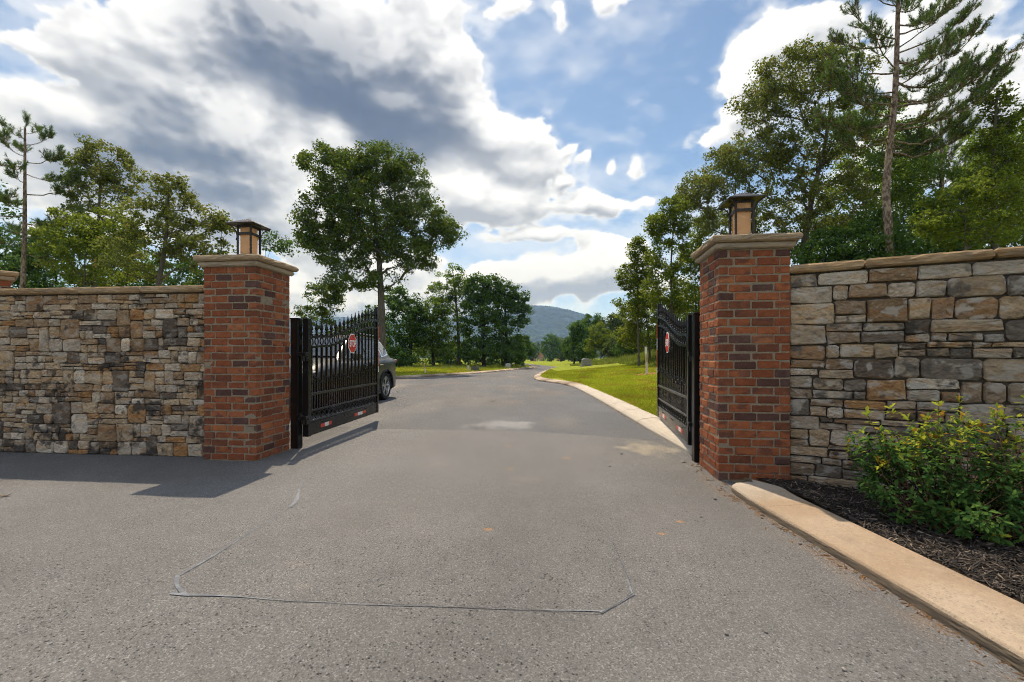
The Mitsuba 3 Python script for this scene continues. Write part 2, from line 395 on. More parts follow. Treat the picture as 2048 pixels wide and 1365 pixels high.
mat('mortar', lambda p, n, uv: mix((0.15, 0.122, 0.088), (0.29, 0.24, 0.175), fbm(p.x * 30, p.y * 30, p.z * 30, 4)), 0.9, 0.2,
    (lambda p, n, uv: 0.003 * noise(p.x * 110, p.y * 110, p.z * 110), 1.0, 0.002))

# field stone: uv = (which tone, a random number) of each stone ------------------------------------------------
def stone_common(x, y, z, uv, lich, pale_k, gain):
    r = uv.y; o = uv.x * 37
    g = fbm(x * 9 + o, y * 9, z * 11, 5); f = fbm(x * 48, y * 48, z * 64, 5); k = fbm(x * 130, y * 130, z * 150, 3); v = fbm(x * 3 + o, y * 3, z * 26 + o, 4)
    tan = mix((0.27, 0.215, 0.15), (0.36, 0.295, 0.215), r)
    grey = mix((0.265, 0.237, 0.198), (0.36, 0.328, 0.285), r)
    brown = mix((0.175, 0.125, 0.08), (0.25, 0.185, 0.125), r)
    pale = mix((0.36, 0.335, 0.29), (0.43, 0.40, 0.355), r)
    rust = mix((0.24, 0.145, 0.070), (0.30, 0.19, 0.10), r)
    char = mix((0.075, 0.066, 0.058), (0.13, 0.11, 0.095), r)
    q = uv.x
    c = dr.select(q < 0.26, tan, dr.select(q < 0.52, grey, dr.select(q < 0.72, brown, dr.select(q < 0.81, pale, dr.select(q < 0.88, rust, char)))))
    c = c * dr.maximum(0.12, -0.22 + 0.82 * g + 0.85 * f + 0.36 * k) * C3(1.07, 1.0, 0.92) * gain
    c = mix(c, c * C3(1.0, 0.72, 0.45), smoothstep(0.52, 0.68, v) * 0.55)
    c = mix(c, (0.40, 0.385, 0.355), smoothstep(0.52, 0.66, fbm(x * 13 + 5, y * 13, z * 13, 5)) * pale_k)
    black = smoothstep(0.0, 0.13, fbm(x * 4.2 + 2, y * 4.2, z * 3.6, 3) * 0.55 + fbm(x * 19, y * 19, z * 16, 4) * 0.45 - lich - 0.10 * (r - 0.5))
    c = mix(c, C3(0.040, 0.036, 0.033) * (0.6 + 0.9 * f), black * 0.90)
    return c
def stone_left(p, n, uv): return stone_common(p.x, p.y, p.z, uv, 0.528 + 0.05 * smoothstep(0.6, 1.8, p.z), 0.3, 1.20)
def stone_right(p, n, uv): return mix(stone_common(p.x, p.y, p.z, uv, 0.530 + 0.03 * smoothstep(0.3, 1.2, p.z), 0.6, 1.14), C3(0.215, 0.195, 0.168) * (0.16 + 1.5 * fbm(p.x * 40, p.y * 40, p.z * 50, 5)), 0.30 * smoothstep(0.2, 0.7, cell_rand(uv.x * 997, uv.y * 991)))
stone_bump = (lambda p, n, uv: 0.016 * fbm(p.x * 26, p.y * 26, p.z * 34, 5) + 0.003 * noise(p.x * 120, p.y * 120, p.z * 120), 1.0, 0.002)
mat('stone_left', stone_left, 0.9, 0.2, stone_bump)
mat('stone_right', stone_right, 0.9, 0.2, stone_bump)
mat('wall_core', lambda p, n, uv: mix((0.045, 0.038, 0.032), (0.15, 0.13, 0.108), fbm(p.x * 12, p.y * 12, p.z * 12, 4)), 0.95, 0.1,
    (lambda p, n, uv: 0.006 * noise(p.x * 60, p.y * 60, p.z * 60), 1.0, 0.002))
def sandstone(p, n, uv):
    x, y, z = p.x, p.y, p.z
    g = fbm(x * 4 + 9 * uv.x, y * 4, z * 14, 5); f = fbm(x * 30, y * 30, z * 90, 4)
    c = mix((0.31, 0.20, 0.105), (0.46, 0.34, 0.21), smoothstep(0.25, 0.75, g)) * (0.50 + 0.65 * f) * (0.88 + 0.25 * uv.y)
    return mix(c, (0.17, 0.135, 0.10), smoothstep(0.52, 0.7, fbm(x * 7, y * 7, z * 22 + 3, 4)) * 0.6)
mat('sandstone', sandstone, 0.88, 0.25, (lambda p, n, uv: 0.010 * fbm(p.x * 16, p.y * 16, p.z * 70, 4), 1.0, 0.002))
def capstone(p, n, uv): return mix(sandstone(p, n, uv), C3(0.30, 0.265, 0.215) * (0.7 + 0.6 * fbm(p.x * 20, p.y * 20, p.z * 60, 4)), 0.30 + 0.35 * uv.x)
mat('capstone', capstone, 0.88, 0.25, (lambda p, n, uv: 0.010 * fbm(p.x * 16, p.y * 16, p.z * 70, 4), 1.0, 0.002))

# metal, paint, glass, sign -------------------------------------------------------------------------------
mat('black_paint', lambda p, n, uv: mix((0.005, 0.005, 0.006), (0.012, 0.0115, 0.011), fbm(p.x * 9, p.y * 9, p.z * 5, 3)), lambda p, n, uv: 0.18 + 0.16 * fbm(p.x * 14, p.y * 14, p.z * 9, 3), 0.28)
mat('bronze', lambda p, n, uv: mix((0.016, 0.013, 0.012), (0.034, 0.028, 0.025), fbm(p.x * 40, p.y * 40, p.z * 40, 3)), 0.42, 0.4, metallic=0.25)
scene['amber_glass'] = {'type': 'principledthin', 'base_color': proc(lambda p, n, uv: mix((0.86, 0.64, 0.40), (0.95, 0.78, 0.54), fbm(p.x * 9, p.y * 9, p.z * 14, 3))), 'roughness': 0.12, 'diff_trans': 1.25, 'eta': 1.5, 'spec_trans': 0.0}
mat('sign_red', (0.50, 0.022, 0.016), 0.45, 0.5)
mat('sign_white', (0.78, 0.78, 0.76), 0.5, 0.4)
mat('tape_red', lambda p, n, uv: mix((0.46, 0.03, 0.016), (0.52, 0.06, 0.03), fbm(p.x * 30, p.y * 30, p.z * 30, 3)), 0.4, 0.5)
mat('tape_orange', (0.50, 0.085, 0.02), 0.45, 0.5)
mat('tape_white', lambda p, n, uv: mix((0.55, 0.55, 0.53), (0.68, 0.68, 0.67), fbm(p.x * 30, p.y * 30, p.z * 30, 3)), 0.4, 0.5)
mat('car_paint', (0.060, 0.062, 0.064), 0.28, 0.6, metallic=0.55, clearcoat=1.0, clearcoat_gloss=0.95)
mat('car_dark', (0.012, 0.012, 0.013), 0.5, 0.4)
mat('car_glass', (0.012, 0.016, 0.018), 0.04, 0.9, clearcoat=1.0, clearcoat_gloss=1.0)
mat('chrome', (0.62, 0.62, 0.64), 0.14, 0.5, metallic=1.0)
mat('alloy', (0.50, 0.51, 0.53), 0.28, 0.5, metallic=0.9)
mat('tyre', (0.018, 0.018, 0.019), 0.8, 0.3)
mat('lamp_red', (0.13, 0.008, 0.008), 0.1, 0.7, clearcoat=1.0)
mat('lamp_clear', (0.55, 0.56, 0.58), 0.08, 0.8, clearcoat=1.0)
mat('granite_grey', lambda p, n, uv: mix((0.20, 0.20, 0.205), (0.30, 0.30, 0.30), fbm(p.x * 20, p.y * 20, p.z * 20, 4)), 0.6, 0.4)
mat('granite_dark', lambda p, n, uv: mix((0.045, 0.05, 0.048), (0.085, 0.09, 0.085), fbm(p.x * 20, p.y * 20, p.z * 20, 4)), 0.25, 0.5)
mat('granite_pale', lambda p, n, uv: mix((0.38, 0.39, 0.39), (0.50, 0.50, 0.49), fbm(p.x * 20, p.y * 20, p.z * 20, 4)), 0.6, 0.4)
mat('weathered_white', lambda p, n, uv: mix((0.60, 0.57, 0.49), (0.36, 0.27, 0.15), smoothstep(0.45, 0.65, fbm(p.x * 12, p.y * 12, p.z * 5, 4))), 0.7, 0.3)
mat('ruin_brick', lambda p, n, uv: mix((0.36, 0.17, 0.11), (0.44, 0.31, 0.23), fbm(p.x * 1.6, p.y * 1.6, p.z * 2.2, 4)), 0.9, 0.2)
mat('dark_opening', (0.02, 0.018, 0.016), 0.9, 0.1)

# ground, grass, mulch --------------------------------------------------------------------------------------
def ground_col(p, n, uv):
    x, y = p.x, p.y
    g = fbm(x * 0.5, y * 0.35, 2.0, 4); f = fbm(x * 9, y * 7, 1.0, 4); h = fbm(x * 2.2, y * 1.3, 5.0, 4)
    c = mix((0.105, 0.150, 0.010), (0.210, 0.240, 0.018), 0.5 * f + 0.5 * h)
    c = mix(c, (0.165, 0.150, 0.030), smoothstep(0.5, 0.75, g) * 0.4)
    soil = smoothstep(1.0, 0.35, dr.sqrt(dr.square((x - 6.0) / 1.35) + dr.square((y - 19.5) / 1.1)) + 0.9 * (fbm(x * 2.3, y * 2.3, 3.0, 4) - 0.5))
    bare = smoothstep(0.66, 0.74, fbm(x * 0.8 + 3, y * 0.6, 9.0, 5)) * smoothstep(60.0, 20.0, y)
    c = mix(c, C3(0.21, 0.095, 0.042) * (0.6 + 0.7 * f), dr.maximum(soil, bare * 0.65))
    kerbline = smoothstep(0.30, 0.0, dr.abs(x - 2.62)) * smoothstep(22.0, 14.0, y) * smoothstep(0.40, 0.62, fbm(x * 6, y * 2.5, 4.0, 3))
    return mix(c, (0.20, 0.105, 0.05), kerbline * 0.8)
mat('turf', ground_col, 0.95, 0.1)
leafmat('grass_blade', lambda p, n, uv: mix((0.235, 0.305, 0.020), (0.430, 0.455, 0.042), uv.x) * (0.62 + 0.76 * fbm(p.x * 0.9, p.y * 0.6, 0.0, 4)) * mix((1, 1, 1), (1.0, 0.72, 1.3), smoothstep(0.52, 0.70, fbm(p.x * 1.5 + 4, p.y * 0.9, 3.0, 4)) * 0.75), 0.8)
leafmat('weed_blade', lambda p, n, uv: mix(mix((0.15, 0.215, 0.030), (0.26, 0.31, 0.050), uv.x), (0.38, 0.33, 0.13), smoothstep(0.86, 0.95, uv.x)), 0.9)
def hill_col(p, n, uv):
    c = voronoi(p.x * 0.085, (p.y + p.z * 1.5) * 0.05)
    g = fbm(p.x * 0.006, p.y * 0.006, 1.0, 4)
    return mix((0.008, 0.018, 0.012), (0.028, 0.043, 0.024), c[2]) * (0.5 + 0.9 * g) * (1.15 - 0.5 * c[0])
mat('forest_slope', hill_col, 0.95, 0.1)
def mulch_col(p, n, uv):
    f = fbm(p.x * 26, p.y * 26, p.z * 10, 4)
    return mix((0.006, 0.005, 0.0045), (0.035, 0.026, 0.020), f)
mat('mulch_soil', mulch_col, 0.95, 0.1)
mat('mulch_chip', lambda p, n, uv: mix((0.012, 0.010, 0.009), (0.050, 0.040, 0.033), uv.x) + C3(0.20, 0.16, 0.125) * smoothstep(0.80, 0.98, uv.y), 0.72, 0.4)
mat('pebble', lambda p, n, uv: mix((0.10, 0.10, 0.10), (0.22, 0.21, 0.20), uv.x), 0.8, 0.3)
mat('dry_leaf_skin', lambda p, n, uv: mix((0.085, 0.050, 0.028), (0.19, 0.115, 0.060), uv.x), 0.8, 0.2)

# foliage: uv = (a random number per leaf, one per clump) ----------------------------------------------------
def foliage(name, dark, light, trans=0.8, tip=None, rough=0.42):
    def col(p, n, uv):
        c = mix(dark, light, 0.62 * uv.x + 0.38 * uv.y)
        if tip: c = mix(c, tip, smoothstep(0.90, 0.97, uv.x) * 0.8)
        return c
    return leafmat(name, col, trans, rough)
foliage('leaf_oak', (0.065, 0.117, 0.020), (0.167, 0.226, 0.043), 0.88, (0.17, 0.11, 0.035))
foliage('leaf_oak_olive', (0.102, 0.139, 0.029), (0.236, 0.265, 0.063), 1.00, (0.20, 0.13, 0.045))
foliage('leaf_green', (0.085, 0.150, 0.023), (0.210, 0.296, 0.050), 1.12)
foliage('leaf_bright', (0.095, 0.148, 0.018), (0.218, 0.267, 0.037), 1.15)
foliage('leaf_yellow', (0.130, 0.169, 0.019), (0.254, 0.281, 0.042), 1.15)
foliage('leaf_dark', (0.046, 0.105, 0.023), (0.133, 0.221, 0.047), 0.76)
foliage('leaf_far', (0.053, 0.089, 0.026), (0.145, 0.187, 0.047), 0.94)
foliage('needle', (0.061, 0.119, 0.029), (0.176, 0.257, 0.061), 0.70)
mat('bark_grey', lambda p, n, uv: mix((0.050, 0.042, 0.034), (0.17, 0.150, 0.125), fbm(p.x * 14, p.y * 14, p.z * 3.0, 4)), 0.9, 0.15, (lambda p, n, uv: 0.03 * fbm(p.x * 18, p.y * 18, p.z * 4, 3), 1.0, 0.004))
def pine_bark(p, n, uv):
    a = fbm(p.x * 16, p.y * 16, p.z * 7, 4); s = fbm(p.x * 40, p.y * 40, p.z * 22, 3)
    return mix((0.095, 0.068, 0.052), (0.30, 0.235, 0.190), smoothstep(0.3, 0.68, a)) * (0.7 + 0.6 * s)
mat('bark_pine', pine_bark, 0.9, 0.15, (lambda p, n, uv: 0.035 * fbm(p.x * 16, p.y * 16, p.z * 7, 4), 1.0, 0.004))
mat('bark_dark', (0.040, 0.033, 0.027), 0.9, 0.15)
def shrub_col(p, n, uv):
    c = mix((0.036, 0.096, 0.028), (0.105, 0.195, 0.046), uv.y)
    c = mix(c, mix((0.20, 0.29, 0.035), (0.42, 0.44, 0.05), uv.y), smoothstep(0.45, 0.62, uv.x))
    c = mix(c, mix((0.40, 0.27, 0.03), (0.42, 0.17, 0.03), uv.y), smoothstep(0.86, 0.91, uv.x))
    return mix(c, (0.36, 0.12, 0.085), smoothstep(0.96, 0.98, uv.x))
scene['shrub_leaf'] = {'type': 'principledthin', 'base_color': proc(shrub_col), 'roughness': 0.22, 'diff_trans': 0.75, 'eta': 1.5, 'spec_trans': 0.0}
mat('shrub_stem', (0.14, 0.085, 0.05), 0.7, 0.3)

# ------------------------------------------------------------------ ground, roads, kerbs
RIGHT_KERB = smooth_line([(2.10, 5.15), (2.13, 6.9), (2.22, 10.3), (2.29, 13.5), (2.30, 16.6), (2.05, 18.9), (1.55, 20.4), (1.22, 21.8), (1.14, 23.4), (1.30, 26.0), (2.0, 31.5), (3.3, 39.5), (4.7, 45.5)], 0.3)
LEFT_KERB = smooth_line([(-12.5, 20.8), (-9.0, 22.1), (-6.1, 23.8), (-3.2, 28.8), (-1.1, 34.1), (0.8, 40.6), (1.9, 44.2), (2.4, 46.0)], 0.4)
road_poly = Polygon([(-4.3, 6.0)] + [(-13, 6.0), (-13, 20.6)] + [tuple(p) for p in LEFT_KERB] + [(2.2, 52), (0.9, 62), (-4, 78), (-9, 90), (-8, 92), (-2.6, 82), (2.4, 68), (3.9, 58.8), (5.0, 51), (4.9, 48)] + [tuple(p) for p in RIGHT_KERB[::-1]])
SEAM = [(-2.9, 7.42), (-2.0, 7.30), (-0.9, 7.18), (0.2, 7.04), (1.1, 6.72), (1.75, 6.38), (2.12, 6.28)]
front_poly = Polygon([(-14, -8), (1.868, -8), (1.868, 3.7), (2.05, 3.9), (2.05, 4.6), (2.10, 5.1), (2.12, 6.28)] + SEAM[::-1][1:] + [(-3.6, 7.55), (-14, 8.3)])
back_poly = road_poly.difference(front_poly.buffer(0)).buffer(0)
if back_poly.geom_type != 'Polygon': back_poly = max(back_poly.geoms, key=lambda g: g.area)
paved = shapely.union_all([front_poly, back_poly, Polygon([(1.8, -8), (14, -8), (14, 4.0), (2.5, 4.5), (1.8, 4.3)])])

def bank(x, y):
    """Height of the grass beside the road."""
    dx = np.maximum(x - 2.55, 0)
    h = 0.085 + 0.085 * np.minimum(dx, 4.0) + 0.018 * np.clip(x - 5.0, 0, 7) ** 2
    h = 0.085 + (h - 0.085) * ss(4, 9, y) * (1 - 0.9 * ss(33, 52, y + 0.25 * np.maximum(x - 6, 0)))
    left = 0.09 + 0.006 * np.clip(-x, 0, 40)
    h = np.where(x > 1.2 + 0 * y, h, left)
    return h + 0.10 * (meshkit.fbm(np.stack([x * 0.35, y * 0.25, 0 * x], -1), 4, 3) - 0.5) * ss(0, 2, np.abs(x - 1))
def far_fall(y):
    return -1.05 * ss(70, 200, y) - 3.0 * ss(230, 900, y)
def ground_z(x, y):
    x, y = np.asarray(x, float), np.asarray(y, float)
    h = bank(x, y)
    h = np.where(y > 60, h * (1 - 0.8 * ss(60, 120, y)), h)
    near = (np.abs(x) < 20) & (y < 100)
    sd = np.ones_like(h) * 5.0
    if near.any():
        sd[near] = shapely.distance(paved, shapely.points(x[near], y[near]))
    return (h) * ss(0.04, 0.36, sd) - 0.06 * (1 - ss(0.0, 0.3, sd)) + far_fall(y)

gx = np.unique(np.concatenate([np.arange(-16, 14, 0.3), np.arange(0.6, 5.0, 0.15), np.geomspace(14, 4500, 26), -np.geomspace(16, 4500, 26)]))
gy = np.unique(np.concatenate([np.array([-30, -15, -8]), np.arange(-6, 52, 0.35), np.arange(52, 100, 1.2), np.geomspace(100, 5200, 40)]))
obj('ground', grid(gx, gy, ground_z), 'turf', smooth=True, kind='structure', label='sunlit green mown grass bank and meadow beyond the gate')

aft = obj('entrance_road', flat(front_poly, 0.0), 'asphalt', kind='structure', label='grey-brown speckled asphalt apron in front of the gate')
bv, bf = flat(back_poly, -0.004)
bv[:, 2] += far_fall(bv[:, 1]) + 0.07 * ss(58, 66, bv[:, 1])
inner_road = obj('road', (bv, bf), 'asphalt_old', kind='structure', label='older bluish grey asphalt road winding away past the gate')
def ribbon(pts, w, rng, z, step=0.03, jag=0.4):
    p = smooth_line(pts, step)
    d = np.gradient(p, axis=0); d /= np.linalg.norm(d, axis=1, keepdims=True); n = np.column_stack([-d[:, 1], d[:, 0]])
    s = np.arange(len(p)) * step
    q = np.stack([s * 3, 0 * s, 0 * s + rng.random() * 50], -1)
    ww = np.interp(np.linspace(0, 1, len(p)), np.linspace(0, 1, len(w)), w) * (1 - jag + 2 * jag * meshkit.fbm(q * 3, 3))
    p = p + n * (0.03 * (meshkit.fbm(q + 9, 3) - 0.5))[:, None]
    a, b = p + n * ww[:, None] / 2, p - n * ww[:, None] / 2
    v = np.column_stack([np.vstack([a, b]), np.full(2 * len(p), z)]); m = len(p); i = np.arange(m - 1)
    return v, np.vstack([np.stack([i, i + m, i + m + 1], 1), np.stack([i, i + m + 1, i + 1], 1)])
rg = np.random.default_rng(4)
# the sealed saw cut of a vehicle loop, with smeared sealant at its corners
LOOP = [[(-1.878, 4.039), (-1.738, 3.662), (-1.700, 3.493)], [(-1.700, 3.493), (-1.731, 3.007), (-1.733, 2.700), (-1.754, 2.479), (-1.764, 2.411)], [(-1.764, 2.411), (-1.697, 2.316), (-1.587, 2.219)],
        [(-1.667, 2.237), (-1.587, 2.219), (-1.101, 2.160), (-0.570, 2.125), (-0.055, 2.092), (0.410, 2.059)], [(0.404, 2.055), (0.507, 2.138), (0.591, 2.223)],
        [(0.591, 2.223), (0.617, 2.600), (0.631, 2.900)], [(0.631, 2.900), (0.590, 3.140), (0.415, 3.256)], [(0.415, 3.256), (-0.162, 3.349), (-0.933, 3.481), (-1.660, 3.563)], [(-2.022, 4.466), (-1.945, 4.233), (-1.871, 4.024)]]
WID = [[.004, .034, .028], [.008, .006, .012, .016, .018], [.022, .017, .026], [.02, .006, .004, .006, .004, .008], [.016, .0015, .018], [.014, .0012, .0012], [.0025, .008, .005], [.005, .0015, .0015, .003], [.001, .004, .010]]
for k, (pts, w) in enumerate(zip(LOOP, WID)):
    obj('sealed_crack', ribbon(pts, w, rg, 0.004), 'sealant', aft)
obj('seam', ribbon(SEAM, [.010, .014, .008, .012, .006, .012, .008], rg, 0.0055), 'crack_fill', aft, label='dark open seam where the two asphalts meet')
obj('saw_cut', cat([ribbon(LOOP[3][2:], [.0026] * 4, rg, 0.0065), ribbon(LOOP[5], [.0016] * 3, rg, 0.0065), ribbon(LOOP[4], [.002] * 3, rg, 0.0065)]), 'crack_fill', aft, label='thin dark open line along the sealed cut')

def kerb_run(path, joints, profile, name, m, parent, rng, z0=0.0):
    p = np.asarray(path); s = np.concatenate([[0], np.cumsum(np.linalg.norm(np.diff(p, axis=0), axis=1))])
    for a, b in zip(joints[:-1], joints[1:]):
        t = np.linspace(a + 0.006, b - 0.006, max(2, int((b - a) / 0.35)))
        q = np.column_stack([np.interp(t, s, p[:, 0]), np.interp(t, s, p[:, 1])])
        dz = rng.normal(0, 0.004)
        v, f = sweep(q, [(x, z + dz * (z > 0) + z0) for x, z in profile])
        obj(name, (v, f), m, parent, smooth=25, uv=None)
KP = [(0.0, -0.06), (0.0, 0.035), (0.012, 0.055), (0.05, 0.082), (0.09, 0.096), (0.30, 0.118), (0.37, 0.118), (0.385, 0.10), (0.385, -0.06)]
kr = np.random.default_rng(5)
s_r = np.concatenate([[0], np.cumsum(np.linalg.norm(np.diff(RIGHT_KERB, axis=0), axis=1))])
pale_end = float(np.interp(16.9, RIGHT_KERB[:80, 1], s_r[:80]))
rk = thing('road_kerb', 'pale concrete kerb along the grass bank past the right-hand gate leaf', 'kerb')
labels[rk] = {'label': 'pale concrete kerb curving along the grass bank past the right gate leaf', 'kind': 'structure'}
JR = [0.0, 1.35, 2.65, 3.9, 5.15, 6.5, 7.9, 9.4, pale_end]
kerb_run(RIGHT_KERB, JR, KP, 'kerb_stone', 'kerb_pale', rk, kr)
rk2 = numbered('old_road_kerb'); labels[rk2] = {'label': 'older stained kerb rounding the tip of the grass bank', 'kind': 'structure'}
kerb_run(RIGHT_KERB, [pale_end, pale_end + 3.1, pale_end + 5.9, pale_end + 9.5, pale_end + 14, s_r[-1]], KP, 'kerb_stone', 'kerb_old', rk2, kr)
lk = numbered('verge_kerb'); labels[lk] = {'label': 'low stained kerb between the road and the left grass verge', 'kind': 'structure'}
s_l = np.concatenate([[0], np.cumsum(np.linalg.norm(np.diff(LEFT_KERB, axis=0), axis=1))])
kerb_run(LEFT_KERB, list(np.linspace(0, s_l[-1], 13)), [(-x, z) for x, z in KP[::-1]], 'kerb_stone', 'kerb_old', lk, kr)

# tan kerb of the planting bed: a broad slab with a rough face, rounded off against the pier
def bed_kerb():
    ys = np.concatenate([np.arange(-7.5, 3.3, 0.12), np.arange(3.3, 4.03, 0.05)])
    out = []
    for y in ys:
        x0 = 1.868 + 0.018 * math.sin(y * 1.3); x1 = 2.262 + 0.02 * math.sin(y * 0.9 + 1)
        e = ss(3.55, 4.06, y); x1 = x1 + 0.03 * e - 0.22 * ss(3.72, 4.05, y)
        e2 = ss(3.86, 4.04, y); x0 = x0 + 0.10 * e2 ** 2 + 0.03 * e
        h = 0.052 + 0.006 * math.sin(y * 0.8); h2 = h + 0.016 + 0.030 * e
        w = 0.007 * (meshkit.fbm(np.array([[y * 9, 1, 1]]), 3)[0] - 0.5)
        out.append([(x0 + w, y, -0.05), (x0 + 0.004 - w, y, h * 0.5), (x0 + 0.006, y, h - 0.012), (x0 + 0.018, y, h - 0.001), (x0 + 0.05, y, h + 0.001), (x0 + 0.2, y, (h + h2) / 2), (x1 - 0.02, y, h2), (x1, y, h2 - 0.012), (x1 + 0.005, y, -0.05)])
    v = np.array(out); m, k = v.shape[:2]; v = v.reshape(-1, 3)
    i, j = np.meshgrid(np.arange(m - 1), np.arange(k - 1), indexing='ij')
    q = np.stack([i * k + j, i * k + j + 1, (i + 1) * k + j + 1, (i + 1) * k + j], -1).reshape(-1, 4)
    caps = [[(m - 1) * k, (m - 1) * k + a, (m - 1) * k + a + 1] for a in range(1, k - 1)]
    return v, np.vstack([q[:, [0, 1, 2]], q[:, [0, 2, 3]], np.array(caps)])
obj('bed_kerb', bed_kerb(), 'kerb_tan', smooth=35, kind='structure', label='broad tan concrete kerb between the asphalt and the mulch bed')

# ------------------------------------------------------------------ brick piers
COURSE, PW = 0.08, 0.63
ROW_A, ROW_B = [.09, .2, .2, .14], [.14, .2, .2, .09]
def rock_slab(x0, x1, y0, y1, z0, z1, rng, rough=0.012, step=0.06, undercut=0.012):
    """A slab with flat faces above and below and a chiselled edge."""
    cx, cy, hx, hy = (x0 + x1) / 2, (y0 + y1) / 2, (x1 - x0) / 2, (y1 - y0) / 2
    P = []
    for a, b in (((x0, y0), (x1, y0)), ((x1, y0), (x1, y1)), ((x1, y1), (x0, y1)), ((x0, y1), (x0, y0))):
        n = max(2, int(math.dist(a, b) / step)); t = np.arange(n) / n
        P.append(np.column_stack([a[0] + (b[0] - a[0]) * t, a[1] + (b[1] - a[1]) * t]))
    P = np.vstack(P); n = len(P)
    out = np.column_stack([np.where(np.abs(np.abs(P[:, 0] - cx) - hx) < 1e-6, np.sign(P[:, 0] - cx), 0), np.where(np.abs(np.abs(P[:, 1] - cy) - hy) < 1e-6, np.sign(P[:, 1] - cy), 0)])
    off = rng.random() * 90; H = z1 - z0
    rings = []
    for zf, ins, amp in ((0.0, undercut * 1.6, 0.5), (0.18, 0.4 * undercut, 1.0), (0.5, 0.0, 1.3), (0.8, 0.004, 1.2), (1.0, 0.016, 0.8)):
        nz = meshkit.fbm(np.column_stack([P[:, 0] * 17 + off, P[:, 1] * 17, np.full(n, zf * 2.2)]), 3) - 0.5
        nz2 = meshkit.fbm(np.column_stack([P[:, 0] * 9 + off, P[:, 1] * 9, np.full(n, zf * 3)]), 2, 5) - 0.5
        q = P - out * (ins - amp * rough * 2.2 * nz)[:, None]
        rings.append(np.column_stack([q, z0 + H * zf + nz2 * rough * 0.7 * (0 < zf)]))
    v = np.vstack(rings + [[[cx, cy, z0]], [[cx, cy, z1]]]); F = []
    i = np.arange(n); j = (i + 1) % n
    for r in range(len(rings) - 1):
        F += [np.stack([r * n + i, r * n + j, (r + 1) * n + j], 1), np.stack([r * n + i, (r + 1) * n + j, (r + 1) * n + i], 1)]
    m = len(rings) * n
    F += [np.stack([j, i, i * 0 + m], 1), np.stack([(len(rings) - 1) * n + i, (len(rings) - 1) * n + j, i * 0 + m + 1], 1)]
    return v, np.vstack(F)

def pier(name, label, x, y, deg, mirror, seed, courses=27, W=PW, parts=True, top=None):
    """Corner at (x, y); local x runs along the front from that corner (to the left if mirror), local y runs inward."""
    rng = np.random.default_rng(seed)
    fr = Frame(x, y, 0, deg); t = thing(name, label, 'gate pier')
    sh = -W if mirror else 0.0
    put = lambda m: fr((np.asarray(m[0]) + [sh, 0, 0], m[1]))
    H = courses * COURSE
    obj('mortar_core', put(box(0.005, W - 0.005, 0.005, W - 0.005, -0.1, H)), 'mortar', t)
    rest, rest_uv = [], []
    # the visible sides: front (y = 0) and the side towards the opening
    for c in range(courses):
        z0 = c * COURSE + 0.005; z1 = z0 + COURSE - 0.010
        row = ROW_A if c % 2 == 0 else ROW_B
        e = np.concatenate([[0], np.cumsum(row)])
        boxes = []
        a, b = row[0], row[-1]          # corner k: b along the side that ends there, a along the side that starts there
        g = 0.005
        boxes.append((0, a - g, 0, b - g, 'fl')); boxes.append((W - b + g, W, 0, a - g, 'fr'))
        boxes.append((W - a + g, W, W - b + g, W, 'br')); boxes.append((0, b - g, W - a + g, W, 'bl'))
        for k in (1, 2):
            lo, hi = e[k] + g, e[k + 1] - g
            boxes.append((lo, hi, 0, 0.09, 'f')); boxes.append((W - 0.09, W, lo, hi, 'r'))
            boxes.append((W - hi, W - lo, W - 0.09, W, 'b')); boxes.append((0, 0.09, W - hi, W - lo, 'l'))
        see = {'f', 'fl', 'fr'} | ({'r', 'br'} if mirror else {'l', 'bl'})
        for x0, x1, y0, y1, side in boxes:
            v, f = cbox(x0, x1, y0, y1, z0, z1, rng.uniform(0.004, 0.009))
            q = np.array([[(x0 + x1) / 2, (y0 + y1) / 2, (z0 + z1) / 2]])
            v = v + rng.normal(0, 0.0014, v.shape) + rng.normal(0, 0.0019, 3)
            u = np.tile([[rng.random(), rng.random()]], (len(v), 1))
            if side in see and parts: obj('brick', put((v, f)), 'brick', t, uv=u)
            else: rest.append((v, f)); rest_uv.append(u)
    if rest: obj('brickwork', put(cat(rest)), 'brick', t, uv=np.vstack(rest_uv), kind='stuff', label='bricks of the sides turned away')
    v, f = put(rock_slab(-0.036, W + 0.036, -0.036, W + 0.036, H + 0.001, H + 0.058, rng, 0.008))
    obj('cap_slab', (v, f), 'capstone', t, uv=np.tile([[0.9, rng.random()]], (len(v), 1)), label='lower grey-tan cap slab')
    v, f = put(rock_slab(-0.073, W + 0.073, -0.073, W + 0.073, H + 0.059, H + 0.122, rng, 0.012))
    obj('cap_slab', (v, f), 'capstone', t, uv=np.tile([[0.0, rng.random()]], (len(v), 1)), label='upper overhanging rock-faced cap slab')
    return t, put, H + 0.122

LP, lput, cap_top = pier('brick_pier', 'red brick pier left of the opening with a lantern on its stone cap', -2.83, 5.03, -6.3, True, 21)
RP, rput, _ = pier('brick_pier', 'red brick pier at the right of the opening with a kerb end against its foot', 1.931, 4.255, -7.3, False, 22)
EP, eput, _ = pier('brick_pier', 'brick end pier at the left picture edge showing only its cap above the wall', -6.63, 6.02, 50, True, 23, parts=False)

